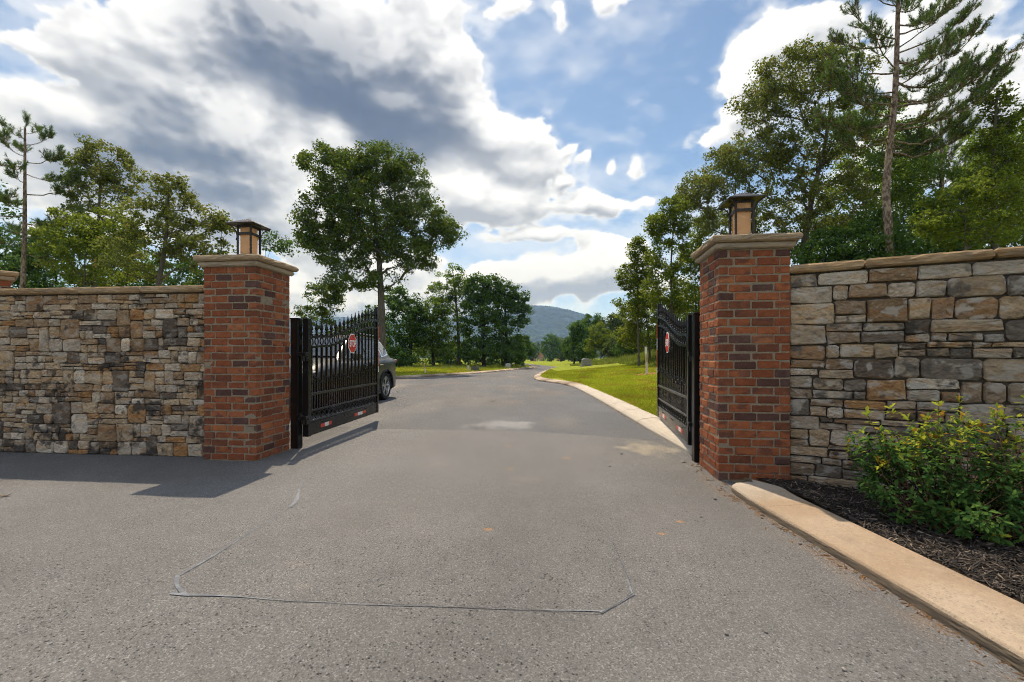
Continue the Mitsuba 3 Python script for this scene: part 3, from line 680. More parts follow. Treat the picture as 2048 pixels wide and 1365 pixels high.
# ------------------------------------------------------------------ stone walls
def pack(L, H, rng, wr, hr, split=0.42, jump=0.13):
    """Uneven coursed rubble: courses of changing height, some stones split in two layers, some reaching into the next course."""
    z = [0.0]
    while z[-1] < H - 1e-6:
        h = rng.uniform(hr[0] * 1.5, hr[1])
        z.append(H if H - z[-1] - h < hr[0] * 1.5 else z[-1] + h)
    def line(k, x):
        if k in (0, len(z) - 1): return z[k]
        return z[k] + 0.34 * hr[0] * 2 * (meshkit.fbm(np.array([[x * 2.1, k * 3.7, 1.0]]), 3, 13)[0] - 0.5) * 2.4
    taken = {k: [] for k in range(len(z) + 1)}; out = []
    for k in range(len(z) - 1):
        x = 0.0; busy = sorted(taken[k])
        segs, a = [], 0.0
        for b0, b1 in busy + [(L, L)]:
            if b0 - a > 0.01: segs.append((a, b0))
            a = max(a, b1)
        for s0, s1 in segs:
            x = s0
            while x < s1 - 1e-6:
                zt = z[k + 1] - z[k]
                two = zt > hr[0] * 2.0 and rng.random() < split
                bw = min(rng.uniform(wr[0] * 1.6, wr[1] * 1.5) if two else max(rng.uniform(*wr), 0.75 * zt), s1 - x)
                if s1 - x - bw < wr[0] * 0.8: bw = s1 - x
                if two:
                    fr = rng.uniform(0.34, 0.66)
                    for lo, hi in ((0, fr), (fr, 1)):
                        y = x
                        while y < x + bw - 1e-6:
                            w = min(rng.uniform(*wr), x + bw - y)
                            if x + bw - y - w < wr[0] * 0.8: w = x + bw - y
                            m = y + w / 2; a0, a1 = line(k, m), line(k + 1, m)
                            out.append((y, y + w, a0 + (a1 - a0) * lo, a0 + (a1 - a0) * hi)); y += w
                else:
                    m = x + bw / 2; top = k + 1
                    if k + 2 < len(z) and bw > wr[0] * 1.3 and rng.random() < jump and not any(c0 < x + bw and c1 > x for c0, c1 in taken[k + 1]):
                        if z[k + 2] - z[k] < hr[1] * 1.9: top = k + 2; taken[k + 1].append((x, x + bw))
                    out.append((x, x + bw, line(k, m), line(top, m)))
                x += bw
    return out

def stone(x0, x1, z0, z1, rng, gap, proud):
    """One stone: rounded, uneven outline; y = 0 is the wall face, negative y is outward."""
    w, h = x1 - x0, z1 - z0
    g = [rng.uniform(0.25, 1.0) * gap for _ in range(4)]
    x0, x1, z0, z1 = x0 + g[0], x1 - g[1], z0 + g[2], z1 - g[3]
    w, h = x1 - x0, z1 - z0
    c = min(w, h) * rng.uniform(0.03, 0.20)
    pts = []; skew = rng.normal(0, 0.003 + 0.05 * min(w, h), 4)
    for e, ((ax, az), (bx, bz)) in enumerate( (((x0, z0), (x1, z0)), ((x1, z0), (x1, z1)), ((x1, z1), (x0, z1)), ((x0, z1), (x0, z0)))):
        d = np.array([bx - ax, bz - az]); L = np.linalg.norm(d); d = d / L
        nrm = np.array([-d[1], d[0]])
        for s in (c, 0.35 * L, 0.65 * L, L - c):
            pts.append(np.array([ax, az]) + d * s + nrm * (rng.uniform(-0.3, 1.0) * gap * 0.8 + skew[e] * (s / L - 0.5)))
    P = np.array(pts); n = len(P); ctr = P.mean(0)
    out = proud * rng.uniform(0.25, 1.0)
    tilt = rng.normal(0, 0.006, 2)
    def ring(k, y, amp):
        q = ctr + (P - ctr) * k
        return np.column_stack([q[:, 0], y + rng.normal(0, amp, n) + (q - ctr) @ tilt, q[:, 1]])
    inset = 1 - 2 * min(0.009, 0.12 * min(w, h)) / max(0.08, (w + h) / 2)
    v = np.vstack([ring(1, 0.05, 0), ring(1, -0.35 * out, 0.001), ring(inset, -out, 0.0022), ring(inset * 0.62, -out - 0.002, 0.0032), [[ctr[0] + 0.12 * w * rng.normal(), -out - 0.003 - abs(rng.normal(0, 0.0015)), ctr[1]]]])
    F = []; i = np.arange(n); j = (i + 1) % n
    for r in range(3): F += [np.stack([r * n + i, r * n + j, (r + 1) * n + j], 1), np.stack([r * n + i, (r + 1) * n + j, (r + 1) * n + i], 1)]
    F.append(np.stack([3 * n + i, 3 * n + j, i * 0 + 4 * n], 1))
    return v, np.vstack(F)

def stone_wall(name, label, x, y, deg, L, H, thick, seed, wr, hr, gap, proud, m, see, copings, mirror, dims):
    """Local x runs along the face from (x, y); the face looks to local -y. see: range of local x that the picture shows."""
    rng = np.random.default_rng(seed); fr = Frame(x, y, 0, deg); t = thing(name, label, 'stone wall')
    put = lambda q: fr((np.asarray(q[0]) * ([-1, 1, 1] if mirror else [1, 1, 1]), q[1][:, ::-1] if mirror else q[1]))
    obj('mortar_core', put(box(0.0, L, 0.026, thick, -0.15, H)), 'wall_core', t)
    rest, ruv = [], []; made = 0
    rects = pack(L, H - 0.012, rng, wr, hr)
    rects.sort(key=lambda r: -(r[1] - r[0]) * (r[3] - r[2]) * (see[0] < r[0] < see[1]))
    for r in rects:
        q = put(stone(*r, rng, gap, proud))
        u = np.tile([[rng.random(), rng.random()]], (len(q[0]), 1))
        if see[0] - 0.2 < r[0] < see[1] and made < 300:
            obj('stone', q, m, t, uv=u); made += 1
        else: rest.append(q); ruv.append(u)
    if rest: obj('stonework', cat(rest), m, t, uv=np.vstack(ruv), kind='stuff', label='smaller and out of the way stones of the wall')
    e = np.concatenate([[0], np.cumsum(copings)])
    for a, b in zip(e[:-1], e[1:]):
        v, f = rock_slab(a + 0.003, b - 0.003, -dims[0], thick + dims[0], H + 0.002, H + 0.002 + dims[1] + rng.normal(0, 0.002), rng, 0.013)
        q = put((v, f))
        obj('coping_stone', q, 'sandstone', t, uv=np.tile([[rng.random(), rng.random()]], (len(v), 1)))
    return t
LW = stone_wall('stone_wall', 'weathered stone wall of many small blocks left of the opening', -3.432, 5.235, -6.0, 3.25, 1.902, 0.42, 31, (0.08, 0.26), (0.044, 0.165), 0.0050, 0.020, 'stone_left', (0.0, 3.2), [0.10, 0.79, 0.80, 0.85, 0.71], True, (0.05, 0.075))
RW = stone_wall('stone_wall', 'stone wall of large blocks behind the evergreen shrub on the right', 2.566, 4.225, -28.6, 3.4, 1.925, 0.42, 34, (0.10, 0.38), (0.048, 0.190), 0.0060, 0.032, 'stone_right', (0.0, 1.9), [0.56, 0.82, 0.85, 1.17], False, (0.05, 0.075))

# ------------------------------------------------------------------ iron gate leaves
LEAF, ZB = 2.53, 0.145
def s_curve(t):
    """Rise of the arched top from the hinge (0) to the free end (1)."""
    t = np.asarray(t, float)
    return 0.385 * ss(0.10, 0.98, t) + 0.012 * np.sin(np.clip((t - 0.05) * 6, -1, 1) * PI) * (t < 0.25)
def bar(p, q, w, d):
    """A square bar from p to q in the leaf's plane (x, z), w wide, d thick in y."""
    p, q = np.array(p, float), np.array(q, float); u = (q - p) / np.linalg.norm(q - p); n = np.array([-u[1], u[0]]) * w / 2
    c = [p - n, q - n, q + n, p + n]
    v = np.array([[a[0], y, a[1]] for y in (-d / 2, d / 2) for a in c])
    return v, np.vstack([BOXF[:, [0, 2, 1]], BOXF[:, [0, 3, 2]]])
def rail_mesh(zf, w, d, x0, x1, n=28):
    xs = np.linspace(x0, x1, n); zs = np.array([zf(x) for x in xs])
    prof = [(-w / 2, -d / 2), (w / 2, -d / 2), (w / 2, d / 2), (-w / 2, d / 2)]
    dx, dz = np.gradient(xs), np.gradient(zs); L = np.hypot(dx, dz); nx, nz = -dz / L, dx / L
    v = np.array([[xs[i] + a * nx[i], b, zs[i] + a * nz[i]] for i in range(n) for a, b in prof])
    F = []
    for i in range(n - 1):
        for j in range(4):
            k = (j + 1) % 4
            F += [[i * 4 + j, i * 4 + k, i * 4 + 4 + k], [i * 4 + j, i * 4 + 4 + k, i * 4 + 4 + j]]
    F += [[0, 2, 1], [0, 3, 2], [4 * n - 4, 4 * n - 3, 4 * n - 2], [4 * n - 4, 4 * n - 2, 4 * n - 1]]
    return v, np.array(F)
SPEAR = [(0.014, 0), (0.024, 0.006), (0.024, 0.016), (0.013, 0.024), (0.013, 0.034), (0.021, 0.040), (0.021, 0.050), (0.011, 0.058), (0.026, 0.082), (0.022, 0.105), (0.009, 0.150), (0.0045, 0.172), (0.008, 0.178), (0.006, 0.188), (0.0, 0.190)]
DOGTIP = [(0.010, 0), (0.019, 0.004), (0.019, 0.016), (0.010, 0.022), (0.0175, 0.040), (0.012, 0.062), (0.003, 0.100), (0.0, 0.102)]
def at3(m, x, z, y=0.0): return np.asarray(m[0]) + [x, y, z], m[1]
def octagon(r):
    a = (np.arange(8) + 0.5) * PI / 4
    return Polygon(np.column_stack([np.cos(a), np.sin(a)]) * r / math.cos(PI / 8))
def gate(name, label, x, y, deg, flip, sign_t, tapes, sign_label):
    """flip: the leaf runs inward with the visible face on its left. Local x runs from the hinge to the free end, z up."""
    g = thing(name, label, 'gate leaf')
    fr = Frame(x, y, 0, deg)
    P = 'black_paint'
    put = lambda m: fr(m)
    side = -1 if not flip else 1            # which y side faces the driveway
    zt = lambda t: 1.435 + float(s_curve(t))
    x_in, x_out = 0.075, LEAF - 0.06
    tt = lambda xx: (xx - x_in) / (x_out - x_in)
    obj('hinge_stile', put(cbox(0, 0.075, -0.0375, 0.0375, ZB, 1.64, 0.003)), P, g)
    obj('end_stile', put(cbox(LEAF - 0.06, LEAF, -0.030, 0.030, ZB, 2.045, 0.003)), P, g)
    obj('kick_plate', put(cat([cbox(x_in, x_out, -0.019, 0.019, ZB, ZB + 0.165, 0.003)])), P, g)
    for z, w in ((ZB + 0.178, 0.022), (ZB + 0.315, 0.028), (0.675, 0.035)):
        obj('rail', put(cbox(x_in, x_out, -0.022, 0.022, z - w / 2, z + w / 2, 0.003)), P, g)
    obj('arched_rail', put(rail_mesh(lambda q: zt(tt(q)) - 0.018, 0.036, 0.045, x_in, x_out)), P, g, smooth=40)
    obj('arched_rail', put(rail_mesh(lambda q: zt(tt(q)) - 0.150, 0.030, 0.045, x_in, x_out)), P, g, smooth=40)
    N = 17
    xs = x_in + (np.arange(N) + 0.5) / N * (x_out - x_in)
    for i, px in enumerate(xs):
        z1 = zt(tt(px)) - 0.14
        pk = obj('picket', put(box(px - 0.0125, px + 0.0125, -0.0125, 0.0125, 0.675, z1)), P, g)
        obj('finial', put(at3(lathe(SPEAR, 8), px, zt(tt(px)) - 0.002)), P, pk, smooth=50)
        zc = 0.80 + 0.055 * (i % 2) + 0.10 * float(ss(0.3, 1, tt(px)))
        obj('collar', put(at3(lathe([(0.0, 0), (0.024, 0), (0.028, 0.012), (0.028, 0.026), (0.024, 0.038), (0.0, 0.038)], 8), px, zc)), P, pk, smooth=40)
        obj('lower_picket', put(box(px - 0.0105, px + 0.0105, -0.0105, 0.0105, ZB + 0.315, 0.665)), P, g)
        obj('ring', put(at3(torus(0.046, 0.0085), px, zt(tt(px)) - 0.084)), P, g, smooth=True)
        obj('ring', put(at3(torus(0.047, 0.0085), px, ZB + 0.2465)), P, g, smooth=True)
        if i < N - 1:
            qx = (px + xs[i + 1]) / 2
            zd = 0.80 + 0.045 * ((i + 1) % 2) + 0.13 * float(ss(0.3, 1, tt(qx)))
            dp = obj('dog_picket', put(box(qx - 0.009, qx + 0.009, -0.009, 0.009, 0.69, zd)), P, g)
            obj('spear_tip', put(at3(lathe(DOGTIP, 8), qx, zd)), P, dp, smooth=50)
            obj('lower_picket', put(box(qx - 0.0105, qx + 0.0105, -0.0105, 0.0105, ZB + 0.315, 0.665)), P, g)
    for z in (0.37, 1.165):
        obj('hinge', put(cat([cbox(-0.085, -0.002, -0.05, 0.05, z, z + 0.045, 0.004), at3(lathe([(0, -0.06), (0.034, -0.06), (0.034, 0.0), (0.0, 0.0)], 12), -0.035, z), cbox(-0.07, 0.03, -0.052, -0.0385, z - 0.062, z - 0.01, 0.003)])), P, g, smooth=30)
    for tx, w, c in tapes:
        obj('reflector_strip', put(box(tx, tx + w, side * 0.0205 - 0.0012, side * 0.0205 + 0.0012, ZB + 0.062, ZB + 0.112)), c, g)
    for z0, z1, c in ((1.46, 1.70, 'tape_red'), (1.27, 1.46, 'tape_white'), (0.98, 1.27, 'tape_orange'), (0.88, 0.98, 'tape_white')):
        obj('reflector_strip', put(box(LEAF - 0.036, LEAF - 0.004, side * 0.0315 - 0.0012, side * 0.0315 + 0.0012, z0, z1)), c, g)
    for bx in (0.42, 1.10, 1.22, 1.95):
        obj('bolt', put(at3(cbox(bx, bx + 0.016, side * 0.024 - 0.006, side * 0.024 + 0.006, ZB + 0.128, ZB + 0.144, 0.003), 0, 0)), P, g)
    # the sign, facing the driveway
    s = thing('stop_sign', sign_label, 'stop sign')
    sx, sz, r = sign_t * LEAF, 1.362, 0.150
    def face(poly, y0, th):
        v, f = trimesh.creation.extrude_polygon(poly, th).vertices, None
        m = trimesh.creation.extrude_polygon(poly, th)
        v = np.asarray(m.vertices); f = np.asarray(m.faces)
        if side < 0: w = np.column_stack([v[:, 0], -(y0 + v[:, 2]), v[:, 1]])
        else: w = np.column_stack([-v[:, 0], y0 + v[:, 2], v[:, 1]])
        return w + [sx, 0, sz], f
    obj('plate', put(face(octagon(r), 0.024, 0.004)), 'sign_white', s)
    obj('red_field', put(face(octagon(r * 0.92), 0.0285, 0.002)), 'sign_red', s)
    tm = meshkit.text_mesh('STOP', 0.098, 0.0016, bold=True)
    v = np.asarray(tm.vertices).copy(); lo, hi = v.min(0), v.max(0)
    v[:, 0] = (v[:, 0] - (lo[0] + hi[0]) / 2) * (0.232 / (hi[0] - lo[0])); v[:, 1] -= (lo[1] + hi[1]) / 2
    if side < 0: w = np.column_stack([v[:, 0], -(0.031 + v[:, 2]), v[:, 1]])
    else: w = np.column_stack([-v[:, 0], 0.031 + v[:, 2], v[:, 1]])
    obj('lettering', put((w + [sx, 0, sz], np.asarray(tm.faces))), 'sign_white', s, label='white letters STOP')
    return g
deg_l = math.degrees(math.atan2(2.55, 0.155)); deg_r = math.degrees(math.atan2(2.49, 0.43))
GL = gate('iron_gate', 'open black iron gate leaf with spear tops left of the road, car behind it', -2.605, 5.74, deg_l, False, 0.545,
          [(0.36, 0.115, 'tape_red'), (0.475, 0.115, 'tape_white'), (0.590, 0.085, 'tape_red'), (1.47, 0.135, 'tape_red'), (1.605, 0.19, 'tape_white'), (1.795, 0.15, 'tape_red')],
          'red octagonal sign on the left gate leaf in front of the car')
GR = gate('iron_gate', 'open black iron gate leaf at the right, hung over the pale kerb', 2.052, 5.20, deg_r, True, 0.595,
          [(0.40, 0.12, 'tape_red'), (0.52, 0.15, 'tape_white'), (0.67, 0.12, 'tape_red'), (1.70, 0.12, 'tape_red'), (1.82, 0.15, 'tape_white'), (1.97, 0.12, 'tape_red')],
          'red octagonal sign seen at a slant on the right gate leaf')
for lab, x, y, d in (('black square gate post beside the left brick pier', -2.735, 5.775, -6.3), ('black square gate post beside the right brick pier', 2.055, 5.03, -7.3)):
    t = thing('gate_post', lab, 'gate post')
    fr = Frame(x, y, 0, d)
    obj('shaft', fr(cbox(-0.052, 0.052, -0.052, 0.052, -0.05, 1.625, 0.004)), 'black_paint', t)
    obj('cap', fr(cbox(-0.058, 0.058, -0.058, 0.058, 1.626, 1.645, 0.004)), 'black_paint', t)

# ------------------------------------------------------------------ lanterns on the piers
def lantern(label, put_pier, z):
    t = thing('pier_lantern', label, 'lantern')
    put = lambda m: put_pier((np.asarray(m[0]) * [0.82, 0.82, 1.2] + [PW / 2, PW / 2, z - 0.012], m[1]))
    M_ = 'bronze'
    obj('base', put(cat([at3(lathe([(0, 0), (0.055, 0), (0.055, 0.018), (0.04, 0.03), (0.04, 0.05), (0, 0.05)], 14), 0, 0)])), M_, t, smooth=30)
    obj('bottom_tray', put(cat([cbox(-0.108, 0.108, -0.108, 0.108, 0.048, 0.062, 0.003), cbox(-0.09, 0.09, -0.09, 0.09, 0.062, 0.072, 0.002)])), M_, t)
    for a in (-1, 1):
        for b in (-1, 1):
            p = obj('corner_post', put(cbox(a * 0.099 - 0.011, a * 0.099 + 0.011, b * 0.099 - 0.011, b * 0.099 + 0.011, 0.063, 0.345, 0.002)), M_, t)
            s = np.linspace(0, 1, 9)
            r = np.array([0.107 + 0.085 * (1 - np.cos(s * PI / 2)), 0.24 + 0.105 * np.sin(s * PI / 2)]).T
            r = np.vstack([[0.112, 0.205], r])
            obj('bracket', put(tube([(a * q[0], b * q[0], q[1]) for q in r], 0.0062, 6)), M_, t, smooth=True)
    for z0, z1 in ((0.258, 0.282), (0.330, 0.351)):
        obj('band', put(cat([box(-0.104, 0.104, -0.104, -0.092, z0, z1), box(-0.104, 0.104, 0.092, 0.104, z0, z1), box(-0.104, -0.092, -0.0915, 0.0915, z0, z1), box(0.092, 0.104, -0.0915, 0.0915, z0, z1)])), M_, t)
    for k in range(4):
        v, f = box(-0.076, 0.076, -0.0775, -0.0755, 0.073, 0.334)
        obj('glass_pane', put((rotz(v, 90 * k), f)), 'amber_glass', t)
    a, ap = 0.205, 0.432
    ring = lambda h, z0: [(-h, -h, z0), (h, -h, z0), (h, h, z0), (-h, h, z0)]
    v = np.array(ring(a, 0.352) + ring(a, 0.360) + ring(a * 0.55, 0.394) + ring(0.02, ap - 0.008) + [(0, 0, ap)] + ring(0.02, 0.372))
    F = []
    for r in range(3):
        for i in range(4):
            j = (i + 1) % 4; F += [[r * 4 + i, r * 4 + j, r * 4 + 4 + j], [r * 4 + i, r * 4 + 4 + j, r * 4 + 4 + i]]
    for i in range(4): F.append([12 + i, 12 + (i + 1) % 4, 16]); j = (i + 1) % 4; F += [[i, 17 + j, j], [i, 17 + i, 17 + j]]
    F += [[17, 19, 18], [17, 20, 19]]
    obj('roof', put((v, np.array(F))), M_, t)
    obj('bulb', put(at3(lathe([(0.0, 0), (0.022, 0.0), (0.022, 0.05), (0.034, 0.085), (0.030, 0.12), (0.0, 0.14)], 12), 0, 0.075)), 'sign_white', t, smooth=50)
lantern('bronze lantern with amber panes on the left brick pier', lput, cap_top)
lantern('bronze lantern with amber panes on the right brick pier', rput, cap_top)

# ------------------------------------------------------------------ trees
def unit(v): return v / (np.linalg.norm(v, axis=-1, keepdims=True) + 1e-12)

def clump_points(rng, blobs, n):
    """Clump centres in a union of ellipsoids (x, y, z, rx, ry, rz, weight), thicker towards the outside."""
    w = np.array([b[6] for b in blobs], float); w /= w.sum()
    out = []
    for b, k in zip(blobs, rng.multinomial(n, w)):
        u = unit(rng.normal(size=(k, 3))); r = rng.random(k) ** (1 / 4.2)
        out.append(np.array(b[:3]) + u * r[:, None] * np.array(b[3:6]))
    return np.vstack(out)

def skeleton(rng, trunk, r0, clumps, r_tip=0.012, drop=0.35, wob=0.12, step=0.6, expo=0.5):
    """A trunk polyline and a limb from it to every clump; limbs fork from limbs already there. Returns polylines with radii."""
    tr = smooth_line(trunk, 0.5); n0 = len(tr)
    pos = [p for p in tr]; parent = [-1] + list(range(n0 - 1)); paths = [list(range(n0))]
    hgt = np.concatenate([[0], np.cumsum(np.linalg.norm(np.diff(tr, axis=0), axis=1))])
    start = max(1, int(n0 * 0.22))
    axis_xy = np.array([np.interp(clumps[:, 2], tr[:, 2], tr[:, 0]), np.interp(clumps[:, 2], tr[:, 2], tr[:, 1])]).T
    order = np.argsort(np.linalg.norm(clumps[:, :2] - axis_xy, axis=1) + 0.15 * np.abs(clumps[:, 2] - clumps[:, 2].mean()))
    used = np.zeros(40000, bool); used[start:n0] = True
    for c in clumps[order]:
        A = np.array(pos); d = c - A
        dist = np.linalg.norm(d, axis=1); hor = np.linalg.norm(d[:, :2], axis=1)
        want = drop * hor
        cost = dist * 1.0 + 2.2 * np.maximum(0, want - d[:, 2])
        cost[:start] = 1e9
        k = int(np.argmin(cost)); p0 = A[k]
        L = dist[k]; m = max(1, int(L / step))
        back = unit(A[k] - A[parent[k]]) if parent[k] >= 0 else np.array([0, 0, 1.0])
        p1 = p0 + L * 0.45 * unit(0.35 * back + 0.65 * unit(c - p0) + np.array([0, 0, -0.10]))
        t = (np.arange(1, m + 1) / m)[:, None]
        q = (1 - t) ** 2 * p0 + 2 * t * (1 - t) * p1 + t ** 2 * c
        q = q + rng.normal(0, wob * min(1, L * 0.25), q.shape) * (t < 0.99)
        ids = [k]
        for x in q: parent.append(ids[-1]); pos.append(x); ids.append(len(pos) - 1)
        paths.append(ids)
    n = len(pos); w = np.zeros(n)
    for ids in paths[1:]: w[ids[-1]] += 1
    for i in range(n - 1, 0, -1): w[parent[i]] += w[i]
    w = np.maximum(w, 1)
    r = r_tip * w ** expo
    P = np.array(pos)
    top = r[:n0]
    rt = r0 * (1 - 0.80 * (hgt / hgt[-1]) ** 1.05); rt[: max(2, int(n0 * 0.08))] *= np.linspace(1.35, 1.0, max(2, int(n0 * 0.08)))
    scale = min(2.5, 0.62 * np.interp(0.4, hgt / hgt[-1], rt) / max(1e-6, r[n0:].max() if n > n0 else 1))
    r = np.maximum(r * scale, r_tip * 0.8); r[:n0] = rt
    out = [(P[paths[0]], r[paths[0]])]
    for ids in paths[1:]:
        rr = r[ids].copy(); rr[0] = min(rr[0], rr[1] * 1.15)
        rr[-1] = r_tip * 0.45
        out.append((P[ids], rr))
    return out

def leaves(rng, clumps, n_per, rad, size, flatness=0.65, up=0.55, centre=None, along=None):
    """Leaf-sized folded rhombs scattered through every clump; 2 triangles each."""
    k = len(clumps); cnt = rng.poisson(n_per, k); N = cnt.sum(); ci = np.repeat(np.arange(k), cnt)
    rr = (rad * rng.uniform(0.6, 1.35, k))[ci]
    u = unit(rng.normal(size=(N, 3))) * (rng.random(N) ** 0.5)[:, None] * rr[:, None] * np.array([1, 1, flatness])
    u[:, 2] -= 0.12 * (u[:, 0] ** 2 + u[:, 1] ** 2) / np.maximum(rr, 1e-3)
    p = clumps[ci] + u
    c = clumps.mean(0) if centre is None else centre
    nrm = unit(rng.normal(size=(N, 3)) * 0.75 + np.array([0, 0, up]) + 0.35 * unit(p - c))
    d = unit(np.cross(nrm, rng.normal(size=(N, 3)))); s = np.cross(nrm, d)
    L = size * rng.uniform(0.65, 1.35, N)[:, None]
    a = p - d * L * 0.5; b = p + d * L * 0.5
    e = p + s * L * 0.33 + nrm * L * 0.10; f = p - s * L * 0.33 + nrm * L * 0.10
    v = np.stack([a, e, b, f], 1).reshape(-1, 3)
    i = np.arange(N)[:, None] * 4
    F = np.vstack([i + np.array([0, 2, 1]), i + np.array([0, 3, 2])])
    uv = np.repeat(np.column_stack([rng.random(N), rng.random(k)[ci]]), 4, axis=0)
    return v, F, uv

def needles(rng, tufts, dirs, n_per, length, width):
    """Pine tufts: thin triangles that spray forward round every shoot."""
    k = len(tufts); ci = np.repeat(np.arange(k), n_per); N = len(ci)
    d = unit(rng.normal(size=(N, 3)) * 0.62 + 0.65 * dirs[ci] + np.array([0, 0, 0.12]))
    L = length * rng.uniform(0.6, 1.2, N)[:, None]
    o = tufts[ci] - dirs[ci] * (rng.random(N) * length * 1.2)[:, None]
    s = unit(np.cross(d, rng.normal(size=(N, 3)))) * width
    v = np.stack([o - s, o + s, o + d * L], 1).reshape(-1, 3)
    uv = np.repeat(np.column_stack([rng.random(N), rng.random(k)[ci]]), 3, axis=0)
    return v, np.arange(3 * N).reshape(-1, 3), uv

def tree(name, label, trunk, r0, blobs, n_clumps, per, rad, size, leafm, bark='bark_grey', seed=0, group=None, category='tree', drop=0.35, r_tip=0.012, sides=5, flatness=0.65, up=0.55, wob=0.12, lone=0, expo=0.5):
    rng = np.random.default_rng(seed)
    t = thing(name, label, category, group)
    c = clump_points(rng, blobs, n_clumps)
    sk = skeleton(rng, np.array(trunk, float), r0, c, r_tip=r_tip, drop=drop, wob=wob, expo=expo)
    m = cat([tube(sk[0][0], sk[0][1], max(8, sides + 3), caps=False)] + [tube(p, r, sides if r[0] > 0.03 else 4, caps=False) for p, r in sk[1:]])
    obj('trunk', m, bark, t, smooth=True)
    tips = [c]
    for p, r in sk[1:]:                        # leafy side shoots along the outer half of each limb
        if len(p) > 2:
            k = len(p) // 2
            tips.append(p[k:-1] + rng.normal(0, rad * 0.55, p[k:-1].shape))
    c2 = np.vstack(tips)
    v, f, uv = leaves(rng, c2, per * n_clumps / len(c2), rad, size, flatness, up, centre=np.array([sk[0][0][-1][0], sk[0][0][-1][1], c[:, 2].mean() - 1.5]))
    obj('crown', (v, f), leafm, t, uv=uv)
    return t

def pine(name, label, trunk, r0, limbs, seed, leafm='needle', spread=0.5, per=22, length=0.16, width=0.006, tuft_gap=0.16, group=None, bark='bark_pine', sub=7):
    """limbs: (height, azimuth, length, rise) of every main limb."""
    rng = np.random.default_rng(seed); t = thing(name, label, 'pine tree', group)
    tr = smooth_line(np.array(trunk, float), 0.4); hz = tr[:, 2]
    rt = r0 * (1 - 0.72 * ((hz - hz[0]) / (hz[-1] - hz[0])) ** 1.1)
    tubes = [tube(tr, rt, 12, caps=False)]; T_, D_ = [], []
    def shoot(a, d, L, r, level):
        n = max(4, int(L / 0.25)); s = np.linspace(0, 1, n)
        side = unit(np.cross(d, [0, 0, 1.0])) * rng.normal(0, 0.12)
        p = a + d * (s * L)[:, None] + side * L * (s ** 2)[:, None] + np.array([0, 0, 1]) * (0.16 * L * (s ** 2.2) - 0.10 * L * np.sin(s * PI))[:, None]
        p[1:] += rng.normal(0, 0.02 + 0.012 * L, p[1:].shape) * np.linspace(0.3, 1, n - 1)[:, None]
        tubes.append(tube(p, r * (1 - 0.8 * s) + 0.004, 5 if level == 0 else 4, caps=False))
        if level < 2:
            k = max(4, int(sub * L / (1.7 if level == 0 else 0.55)))
            for q in (0.30 + 0.70 * rng.random(k) ** 0.7 if level == 0 else rng.uniform(0.2, 1.0, k)):
                i = min(n - 2, int(q * (n - 1))); b = p[i]; f = unit(p[i + 1] - p[i])
                yaw = rng.choice([-1, 1]) * rng.uniform(0.45, 1.0)
                h = unit(np.array([f[0] * math.cos(yaw) - f[1] * math.sin(yaw), f[0] * math.sin(yaw) + f[1] * math.cos(yaw), f[2] + rng.normal(0.12, 0.16)]))
                shoot(b, h, L * rng.uniform(0.20, 0.42) * (1.15 - 0.6 * q) if level == 0 else rng.uniform(0.18, 0.42), r * 0.4, level + 1)
        if level >= 1:
            m = max(1, int(L * 0.75 / tuft_gap))
            for q in np.linspace(1.0, 0.35, m):
                i = min(n - 2, int(q * (n - 1))); T_.append(p[min(n - 1, i + 1)]); D_.append(unit(p[i + 1] - p[i]))
        else:
            T_.append(p[-1]); D_.append(unit(p[-1] - p[-2]))
    for z, az, L, rise in limbs:
        a = np.array([np.interp(z, hz, tr[:, 0]), np.interp(z, hz, tr[:, 1]), z])
        shoot(a, unit(np.array([math.sin(math.radians(az)), math.cos(math.radians(az)), rise])), L, max(0.010, 0.0135 * L ** 0.9), 0)
    obj('trunk', cat(tubes), bark, t, smooth=True)
    v, f, uv = needles(rng, np.array(T_), np.array(D_), per, length, width)
    obj('crown', (v, f), leafm, t, uv=uv)
    return t

def E(cx, cz, rx, rz, y, w=1.0, ry=None): return (cx, y, cz, rx, ry or rx * 0.9, rz, w)

# ---- the lone oak behind the left gate leaf
y = 32.0
tree('oak_tree', 'large round-crowned oak standing alone behind the left gate leaf', [(-9.14, y, 0), (-9.18, y, 3.2), (-9.21, y, 5.5), (-9.56, y + .3, 9.5), (-9.92, y, 13.5)], 0.33,
     [E(-9.81, 12.17, 3.6, 3.3, y, 2.6), E(-9.99, 10.76, 3.0, 2.8, y, 2.4), E(-7.88, 9.71, 2.2, 1.6, y, 1.0), E(-13.50, 9.53, 1.5, 1.2, y, .7), E(-12.98, 14.46, 1.9, 1.7, y, 1.2), E(-11.75, 13.93, 1.9, 2.0, y, 1.0), E(-8.93, 14.46, 2.2, 1.7, y, 1.3), E(-7.24, 13.05, 1.7, 2.1, y, 1.0), E(-6.12, 10.76, 1.8, 1.6, y, 0.9),
      E(-4.89, 9.88, 1.4, 0.9, y, 0.55), E(-13.15, 11.11, 1.8, 2.0, y, 1.1), E(-12.10, 8.48, 2.2, 1.4, y, 1.2), E(-6.82, 8.48, 2.2, 1.2, y, 1.0), E(-11.39, 6.54, 1.7, 0.8, y, 0.6), E(-14.91, 14.98, 0.7, 0.5, y, 0.15), E(-8.93, 6.54, 1.2, 0.7, y, 0.3)],
     700, 104, 0.60, 0.165, 'leaf_oak', seed=101, drop=0.45)
